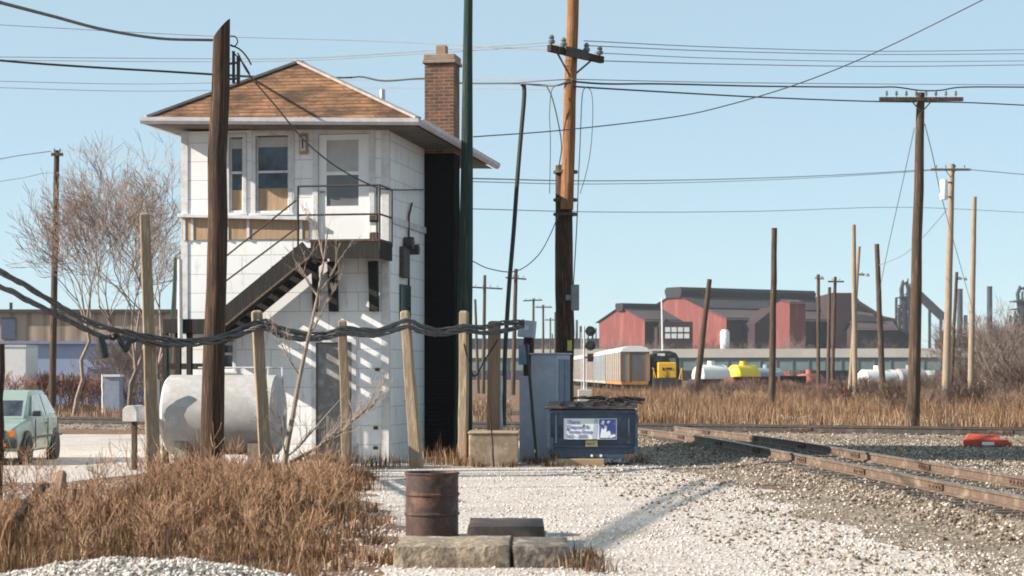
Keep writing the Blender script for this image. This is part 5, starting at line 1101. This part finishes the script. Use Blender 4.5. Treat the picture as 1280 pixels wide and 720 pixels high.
tree('pale barked leaning tree with thin crown by the lone pole', Vector((X(92, 88), 88, 0)), 10.5, .085, m_barkp, m_twig, 5, depth=6, lean=(.9,0), split=.4, minr=.009, spread=.65)
tree('slender bare tree close beside the tower wall', Vector((X(200, 92), 92, 0)), 11.6, .09, m_bark, m_twig, 23, depth=6, split=.2, minr=.009, spread=.65)
tree('low bushy bare tree behind the blue shed', Vector((X(135, 125), 125, 0)), 12.5, .11, m_bark, m_twig, 31, depth=6, split=.2, minr=.013, spread=.7)
# sapling in front of the boarded door
b = G(353, 612); SPL = empty('bare_sapling', b, 'thin pale bare sapling leaning before the boarded door', 'sapling'); M = MB(); rr = random.Random(4); oo = b
Ysp = b.y; tr_ = [P(353,618,Ysp)-oo, P(357,570,Ysp)-oo, P(366,520,Ysp)-oo, P(375,470,Ysp)-oo, P(386,420,Ysp)-oo, P(397,370,Ysp)-oo, P(405,325,Ysp)-oo, P(410,285,Ysp)-oo]
M.tube(spline(tr_, 4), list(np.linspace(.05, .010, 29)), 8); M.build('trunk', m_barkp, SPL, smooth=True); M = MB()
for a, c in (((357,572),(385,545)),((357,572),(352,520)),((375,470),(352,430)),((397,370),(372,330)),((397,370),(425,320)),((405,325),(395,280)),((386,420),(410,370))):
    A, B = P(*a, Ysp)-oo, P(*c, Ysp)-oo+Vector((0,rr.uniform(-.3,.3),0)); mid = A.lerp(B, .55)+Vector((0,0,-.04)); M.tube(spline([A, mid, B], 4), list(np.linspace(.017, .006, 9)), 5)
    for k in range(5): grow(M, A.lerp(B, .35+.14*k), ((B-A).normalized()+Vector((rr.gauss(0,.5),rr.gauss(0,.5),.3))).normalized(), .24, .006, 2, rr, .6, minr=.003)
M.build('crown', m_barkp, SPL, fix=False)
# fallen pale branch against the door
b = P(362, 575, 35.2); M = MB(); rr = random.Random(9); A, B = P(362, 578, 35.2), P(470, 500, 35.6); M.tube(spline([A, A.lerp(B, .5)+Vector((0,0,-.12)), B], 6), list(np.linspace(.04, .012, 13)), 6)
A2, B2_ = P(372, 560, 35.2), P(432, 492, 35.5); M.tube([A2, B2_], [.022, .008], 5)
for k in range(16): t_ = .2+.05*k; grow(M, A.lerp(B, min(1, t_))+Vector((0,0,-.08)), Vector((.6,rr.gauss(0,.3),rr.uniform(.1,.9))).normalized(), .35, .010, 2, rr, .6, minr=.004)
tag(M.build('dead_branch', m_barkp, origin=(A.x, A.y, 0), fix=False), 'pale dead branch leaning towards the tower corner', 'branch')

def shrub_proto(seed, h, wd, stems, m, depth=3, name='bare_shrub', minr=.012):
    rr = random.Random(seed); M = MB()
    for k in range(stems):
        a = rr.uniform(0, 6.283); q = Vector((math.cos(a)*rr.uniform(0,wd*.4), math.sin(a)*rr.uniform(0,wd*.4), -.05)); d = Vector((rr.gauss(0,.35), rr.gauss(0,.35), 1)).normalized(); grow(M, q, d, h*.36, .022*h/2.5, depth, rr, .55, (2,3), .05, minr, 3)
    return M.build(name, m, fix=False)
protos = [shrub_proto(100+i, 3.2, 2.6, 16, m_brush) for i in range(4)]
tallp = [shrub_proto(200+i, 5.4, 3.4, 9, m_thick, 5, minr=.008) for i in range(3)]
redp = [shrub_proto(300+i, 2.2, 2.4, 18, m_redbrush) for i in range(3)]
used = set()
def put(plist, px, Y, sc, label, group, seedv):
    p = plist[seedv % len(plist)]
    if p.name in used: o_ = p.copy(); COL.objects.link(o_)
    else: o_ = p; used.add(p.name)
    o_.location = (X(px, Y), Y, 0); o_.rotation_euler = (0, 0, seedv*1.7); o_.scale = (sc*1.15, sc*1.15, sc); tag(o_, label, 'shrub', group)
k = 0
for px in np.arange(1050, 1300, 9.):
    k += 1; Y = 132+(k*37 % 40); put(protos, px+rnd.uniform(-5,5), Y, rnd.uniform(.75,1.1)*(1.0 if px > 1190 else .55), 'grey brown leafless shrub in the thicket at the right', 'thicket shrubs under the right poles', k)
for px in (1200, 1214, 1228, 1238, 1248, 1258, 1268, 1280, 1292): 
    k += 1; put(tallp, px, 140+(k*17 % 45), rnd.uniform(.9,1.15), 'tall bare bush topping the thicket at the right edge', 'tall thicket bushes at the right edge', k)
for px in np.arange(862, 1062, 8.):
    k += 1; put(redp if k % 3 else protos, px, 150+(k*29 % 45), rnd.uniform(.4,.72) if k % 3 else .42, 'low dark red brown bush before the tank cars', 'low bushes before the tank cars', k)
for px, Y in ((905,112),(940,125),(1012,118),(1040,104),(1062,96),(1085,112),(1110,90),(1165,84),(1178,100),(1195,92),(1215,80),(1240,88),(1262,78),(985,135),(870,118),(1125,78)):
    k += 1; put(protos, px, Y, .42+.03*(k % 5), 'small grey leafless scrub bush out in the dry field', 'scrub bushes in the dry field', k)
for px in (700, 760, 800, 815, 880, 895, 925, 985, 1000, 1085, 1105):
    k += 1; put(tallp, px, 420+(k*13 % 30), 1.5, 'faint bare tree along the foot of the mill', 'faint trees at the foot of the mill', k)
for px in (22, 42, 58, 74, 90, 108, 122):
    k += 1; put(redp, px, 96+(k*7 % 9), .95, 'reddish bare bush in front of the blue shed', 'bushes in front of the blue shed', k)
for px, Y in ((160, 100), (172, 97), (184, 102), (170, 110), (196, 104)):
    k += 1; put(tallp, px, Y, .62, 'dark tangled bush behind the tallest cable post', 'dark bushes left of the tower', k)
for p in protos+tallp+redp:
    if p.name not in used: bpy.data.objects.remove(p)

# ------------------------------------------------------------------ grass and stones (uncountable)
def blades(name, label, pts, hmin, hmax, wdt, m, seed, lean=.35):
    g = np.random.default_rng(seed); n = len(pts); x, y = pts[:,0], pts[:,1]
    h = g.uniform(hmin, hmax, n)*pts[:,2]; h = np.where(g.uniform(0, 1, n) < .12, h*1.35, h*.85); a = g.uniform(0, 2*np.pi, n); b = g.uniform(0, 2*np.pi, n); ln = np.abs(g.normal(0, lean, n))*h
    w_ = wdt*g.uniform(.6, 1.4, n); wx, wy = np.cos(a)*w_/2, np.sin(a)*w_/2; lx, ly = np.cos(b)*ln, np.sin(b)*ln; z = np.zeros(n)-.02
    V = np.stack([np.stack([x-wx, y-wy, z], 1), np.stack([x+wx, y+wy, z], 1), np.stack([x+lx*.35+wx*.8, y+ly*.35+wy*.8, h*.6], 1), np.stack([x+lx*.35-wx*.8, y+ly*.35-wy*.8, h*.6], 1), np.stack([x+lx, y+ly, h*(1-.3*(ln/h)**2)], 1)], 1).reshape(-1, 3)
    me = bpy.data.meshes.new(name); me.vertices.add(n*5); me.vertices.foreach_set('co', V.ravel())
    base = (np.arange(n)*5)[:, None]; lp = (base+np.array([0,1,2,3,3,2,4])[None]).ravel(); me.loops.add(n*7); me.loops.foreach_set('vertex_index', lp)
    ls = (np.arange(n)*7)[:, None]+np.array([0,4])[None]; me.polygons.add(n*2); me.polygons.foreach_set('loop_start', ls.ravel()); me.polygons.foreach_set('loop_total', np.tile([4,3], n))
    me.materials.append(m); me.update(calc_edges=True); me.validate()
    o_ = bpy.data.objects.new(name, me); COL.objects.link(o_); return tag(o_, label, 'grass', kind='stuff')
def inpoly(px, py, poly):
    c = np.zeros(len(px), bool); n = len(poly)
    for i in range(n):
        x1, y1 = poly[i]; x2, y2 = poly[(i+1) % n]
        cond = ((y1 > py) != (y2 > py)) & (px < (x2-x1)*(py-y1)/(y2-y1+1e-9)+x1); c ^= cond
    return c
def nz(x, y, s, z=0.): return np.array([noise.noise((a*s, b*s, z)) for a, b in zip(x, y)])
m_grass = island('dry_grass_blades', [(0, (.085,.042,.024)), (.3, (.19,.102,.055)), (.65, (.32,.195,.11)), (.85, (.44,.30,.185)), (1, (.60,.46,.31))], patch=(.9, (.46,.38,.32)))
m_field = island('field_grass_blades', [(0, (.14,.082,.05)), (.4, (.26,.16,.095)), (.8, (.40,.275,.175)), (1, (.54,.42,.29))], patch=(.12, (.58,.46,.40)))
g = np.random.default_rng(3)
poly = [(-7.2,16.4),(-1.75,16.4),(-1.75,20.6),(-2.3,22.5),(-1.9,25.5),(-2.5,28.5),(-2.55,34),(-3.0,36.6),(-4.4,37.4),(-6.2,37.0),(-6.2,34.6),(-5.9,32.4),(-5.6,29),(-5.2,25.6),(-5.8,24.6),(-6.2,26.5),(-7.5,26)]
n = 230000; x, y = g.uniform(-9.5, -1.2, n), 16.4+(38-16.4)*g.uniform(0, 1, n)**1.15; nn = nz(x, y, .8); keep = inpoly(x+.5*nz(x, y, 1.1, 4), y+.5*nz(x, y, 1.1, 8), poly) & (nn > -.14+.28*g.normal(0, 1, n)) & (np.abs(x) < .262*y+.6)
hs = (.50+.80*nn)*np.where(y > 27.5, .55, 1)*(1-.5*((x > -3.3+.4*nn) & (y < 31)))*(1-.35*((x < -4.7) & (y > 22)))*np.where(y < 21, .55, 1)*np.where(y < 24, .8, 1); x, y, hs = x[keep], y[keep], hs[keep]
pile = ((x+3.3)/1.3)**2+((y-17.3)/.75)**2 < 1; x, y, hs = x[~pile], y[~pile], hs[~pile]
blades('dry_grass', 'tall dry brown grass around the posts in the foreground', np.stack([x, y, np.clip(hs, .14, 1.4)], 1), .2, 1.0, .0075, m_grass, 1, .55)
n = 150000; y = 64+(165-64)*g.uniform(0, 1, n)**.9; x = g.uniform(.04, .30, n)*y; nn = nz(x, y, .12); d_ = (y-(XA.y+(XB.y-XA.y)*(x-XA.x)/(XB.x-XA.x)))
keep = (d_ > 4.2+1.5*nn) & (nn > -.5); x, y, nn = x[keep], y[keep], nn[keep]
blades('field_grass', 'dry tan grass covering the field beyond the tracks', np.stack([x, y, .75+.7*nn], 1), .25, 1.1, .017, m_field, 2, .45)
n = 9000; y = 76+(130-76)*g.uniform(0, 1, n); x = -g.uniform(.0, .28, n)*y; blades('field_grass', 'sparse dry grass beyond the crossing at the left', np.stack([x, y, np.ones(n)*.6], 1), .3, .9, .03, m_field, 5, .4)
rr = random.Random(77); M = MB(); cnt = 0
while cnt < 230:
    a, b = rr.uniform(-7.4, -1.7), rr.uniform(16.6, 37)
    if not inpoly(np.array([a]), np.array([b]), poly)[0] or abs(a) > .27*b or ((a+3.3)/1.4)**2+((b-17.3)/.85)**2 < 1: continue
    cnt += 1; hh = rr.uniform(.16, .34)*(.5 if b > 28 else 1 if b > 23 else .7); grow(M, Vector((a, b, -.03)), Vector((rr.gauss(0,.22), rr.gauss(0,.22), 1)).normalized(), hh*1.25, .008, 3, rr, .7, (3,4), .10, .0028, 3)
o_ = M.build('dry_weeds', island('weed_stems', [(0, (.09,.046,.027)), (.5, (.22,.12,.07)), (1, (.42,.27,.17))]), fix=False); tag(o_, 'brown branching dead weeds mixed into the foreground grass', 'weeds', kind='stuff')
# tufts along edges
def tufts(spots, seed, name, label, h=.5, r=.25, k=90):
    gg = np.random.default_rng(seed); X_, Y_, H_ = [], [], []
    for (a, b, s) in spots: X_.append(a+gg.normal(0, r*s, k)); Y_.append(b+gg.normal(0, r*s, k)); H_.append(np.ones(k)*s)
    return blades(name, label, np.stack([np.concatenate(X_), np.concatenate(Y_), np.concatenate(H_)], 1), h*.4, h*1.1, .011, m_grass, seed, .35)
sp = [(X(p, Y), Y, s) for p, Y, s in ((540,39.6,.9),(556,39.8,1.1),(566,39.5,.9),(496,39.2,.6),(478,38.6,.7),(460,38.9,.7),(600,38.8,.35),(640,38.7,.35),(660,40,.5),(690,39,.4),(800,40.5,.5),(675,40,.4),(735,19.4,.35),(722,18.6,.5),(745,18.2,.4),(575,39.2,.6),(450,34,.8),(440,33,.9),(455,31,.7))]
sp += [(X(p, gy(q)), gy(q), .38) for p, q in ((400,700),(425,690),(440,672),(455,700),(470,680),(415,660),(445,652),(475,655),(462,640),(430,712),(480,706),(405,678),(452,662))]
tufts(sp, 11, 'grass_tufts', 'dry grass tufts at the feet of posts, bin and tower')
m_stone = island('crushed_stone', [(0, (.26,.21,.175)), (.15, (.45,.385,.345)), (.6, (.59,.525,.485)), (1, (.77,.72,.69))])
m_stoneb = island('ballast_stone', [(0, (.08,.058,.042)), (.35, (.18,.138,.102)), (.7, (.30,.243,.19)), (1, (.56,.49,.42))])
m_heap = island('heap_stone', [(0, (.10, .085, .075)), (.2, (.30, .26, .225)), (.6, (.54, .48, .44)), (1, (.78, .74, .70))])
def stones(name, label, x, y, z, s, m, seed, kind='stuff'):
    gg = np.random.default_rng(seed); n = len(x); B = np.array([(1,0,0),(0,1,0),(-1,0,0),(0,-1,0),(.1,.1,.75),(0,0,-.6)]); a = gg.uniform(0, 6.28, n)
    V = B[None]*gg.uniform(.55, 1.25, (n, 6, 1))*s[:, None, None]+gg.normal(0, .18, (n, 6, 3))*s[:, None, None]
    ca, sa = np.cos(a)[:, None], np.sin(a)[:, None]; vx, vy = V[..., 0]*ca-V[..., 1]*sa, V[..., 0]*sa+V[..., 1]*ca
    V = np.stack([vx+x[:, None], vy+y[:, None], V[..., 2]+z[:, None]+s[:, None]*.18], -1).reshape(-1, 3)
    T_ = np.array([(0,1,4),(1,2,4),(2,3,4),(3,0,4),(1,0,5),(2,1,5),(3,2,5),(0,3,5)]); n8 = n*8
    me = bpy.data.meshes.new(name); me.vertices.add(n*6); me.vertices.foreach_set('co', V.ravel()); lp = ((np.arange(n)*6)[:, None, None]+T_[None]).ravel(); me.loops.add(n8*3); me.loops.foreach_set('vertex_index', lp); me.polygons.add(n8); me.polygons.foreach_set('loop_start', np.arange(n8)*3); me.polygons.foreach_set('loop_total', np.full(n8, 3))
    me.materials.append(m); me.update(calc_edges=True); o_ = bpy.data.objects.new(name, me); COL.objects.link(o_); return tag(o_, label, 'stones', kind=kind)
n = 52000; y = 17.2+(44-17.2)*g.uniform(0, 1, n)**1.35; x = g.uniform(-.27, .27, n)*y; tX = np.array([trackX(v) for v in y])
nn = nz(x, y, .5); gp = np.array([(a, b) for a, b in poly]); keep = (x < tX-2.6+.8*nn) & ~inpoly(x, y, poly) & (g.uniform(0, 1, n) < .62+.9*nn) & (x > -8.5); x, y = x[keep], y[keep]
s = .008+.019*g.uniform(0, 1, len(x))**2.6
stones('gravel_stones', 'loose white crushed stones over the gravel lot', x, y, np.full(len(x), .004), s, m_stone, 21)
n = 40000; y = 18+(58-18)*g.uniform(0, 1, n)**1.2; tX = np.array([trackX(v) for v in y]); u = g.uniform(-5.2, 3.4, n); x = tX+u; keep = (x < .27*y) & (g.uniform(0, 1, n) < np.where(u < -2, .55-.09*(-u-2), 1)); x, y, u = x[keep], y[keep], u[keep]
zz = np.where(np.abs(u) < 1.35, .10, np.clip((2.15-np.abs(u))/.8*.1, 0, .1)); s = .018+.026*g.uniform(0, 1, len(x))**2
stones('ballast_stones', 'brown ballast stones along the curved track', x, y, zz, s, m_stoneb, 22)
t = g.uniform(0, 1, 14000); u = g.uniform(-2.3, 2.3, 14000); px_ = XA.x+(XB.x-XA.x)*t+nx.x*u; py_ = XA.y+(XB.y-XA.y)*t+nx.y*u; keep = np.abs(px_) < .27*py_; px_, py_, u = px_[keep], py_[keep], u[keep]
stones('ballast_stones', 'brown ballast stones along the straight crossing track', px_, py_, np.where(np.abs(u) < 1.35, .13, np.clip((2.15-np.abs(u))/.8*.13, 0, .13)), .02+.03*g.uniform(0, 1, len(u))**2, m_stoneb, 23)
n = 12000; y = 36+20*g.uniform(0, 1, n); tX = np.array([trackX(v) for v in y]); x = tX+1.5+g.uniform(0, 1, n)*(.27*y-tX); keep = (x < .27*y) & (y < XA.y+(XB.y-XA.y)*(x-XA.x)/(XB.x-XA.x)-1.5); x, y = x[keep], y[keep]
stones('ballast_stones', 'loose stones on the bare ground between the two tracks', x, y, np.full(len(x), .003), .018+.026*g.uniform(0, 1, len(x))**2, m_stoneb, 25)
# gravel heap in the near left
M = MB(); nr, na = 10, 40; vs = []
for i in range(nr+1):
    for j in range(na):
        a = 2*math.pi*j/na; r = i/nr; hx, hy = -3.25+1.35*r*math.cos(a), 17.45+.8*r*math.sin(a); vs.append((hx, hy, .17*(1-r*r)**1.1+.07*noise.noise((hx*3, hy*3, 0))*(1-r)-.01*r))
M.add(vs, [(i*na+j, i*na+(j+1)%na, (i+1)*na+(j+1)%na, (i+1)*na+j) for i in range(nr) for j in range(na)]); hp = M.build('gravel_heap', m_lot, origin=(-3.25, 17.45, 0), smooth=True); tag(hp, 'low heap of white gravel at the bottom left edge', 'gravel heap', kind='stuff')
r = np.sqrt(g.uniform(0, 1, 5200)); a = g.uniform(0, 6.28, 5200); x, y = -3.25+1.4*r*np.cos(a), 17.45+.84*r*np.sin(a); bump_ = .10*nz(x, y, 3)*(1-r)
so = stones('heap_stones', 'loose white stones covering the near gravel heap', x, y, .17*np.clip(1-r*r, 0, 1)**1.1+bump_*.7, .010+.022*g.uniform(0, 1, 5200)**2, m_heap, 24)
# scattered pale rubble by the field edge
for i, (px, py, s) in enumerate(((918,527,.34),(933,531,.25),(982,528,.42),(1003,531,.5),(1046,534,.2),(1165,531,.3),(1180,533,.4),(908,517,.2))):
    Y = gy(py); M = rough_block(-s, s, -s*.5, s*.5, -.05, s*.55, 40+i, 4, 3, 3, s*.35); ob = M.build('rubble_block', m_tank if i not in (5, 6) else m_conc, smooth=True); ob.location = (X(px, Y), Y, 0); ob.rotation_euler = (0, 0, i)
    tag(ob, 'pale lump of rubble at the edge of the dry field', 'rubble', 'rubble lumps along the field edge')
# wood debris at the left
for i, (a, b, w_, lab) in enumerate((((70,628,22.8),(77,592,23.2),.085,'upright split stump in the grass under the car'), ((20,640,22),(58,606,22.8),.06,'grey broken plank lying by the split stump'), ((28,622,23),(60,640,22.6),.05,'short broken plank crossing the grey one'), ((88,640,22.5),(93,612,22.6),.04,'thin dark stub right of the split stump'))):
    M = MB(); A, B = P(*a), P(*b); A.z = max(A.z, .02); M.tube([A-Vector((0,0,.08)), A.lerp(B, .5), B], [w_*1.1, w_, w_*.7], 6); tag(M.build('broken_wood', m_brown if i else m_tanpost, origin=(A.x, A.y, 0)), lab, 'wood debris')
for i, (px, py, s) in enumerate(((18,612,.13),(32,622,.16),(50,648,.1))):
    q = G(px, py+14); M = rough_block(-s, s, -s*.6, s*.6, -.05, s*1.1, 60+i, 4, 3, 3, s*.4); ob = M.build('stone_lump', m_tank, smooth=True); ob.location = (q.x, q.y, 0); tag(ob, ('pale stone left of the broken planks', 'larger pale stone between the broken planks', 'small pale stone deep in the left grass')[i], 'stone')

# ------------------------------------------------------------------ air
m, nt, b = nodes('air_haze'); nt.nodes.remove(b); pv = N(nt, 'ShaderNodeVolumePrincipled'); pv.inputs['Color'].default_value = (.86, .93, 1, 1); pv.inputs['Density'].default_value = .00014; pv.inputs['Anisotropy'].default_value = .2
L(nt, pv.outputs[0], [q for q in nt.nodes if q.type == 'OUTPUT_MATERIAL'][0].inputs['Volume'])
M = MB(); M.box(-600, 600, -40, 1000, -2, 60); hz = M.build('haze', m); tag(hz, 'thin pale winter haze over the whole yard', 'haze', kind='stuff')
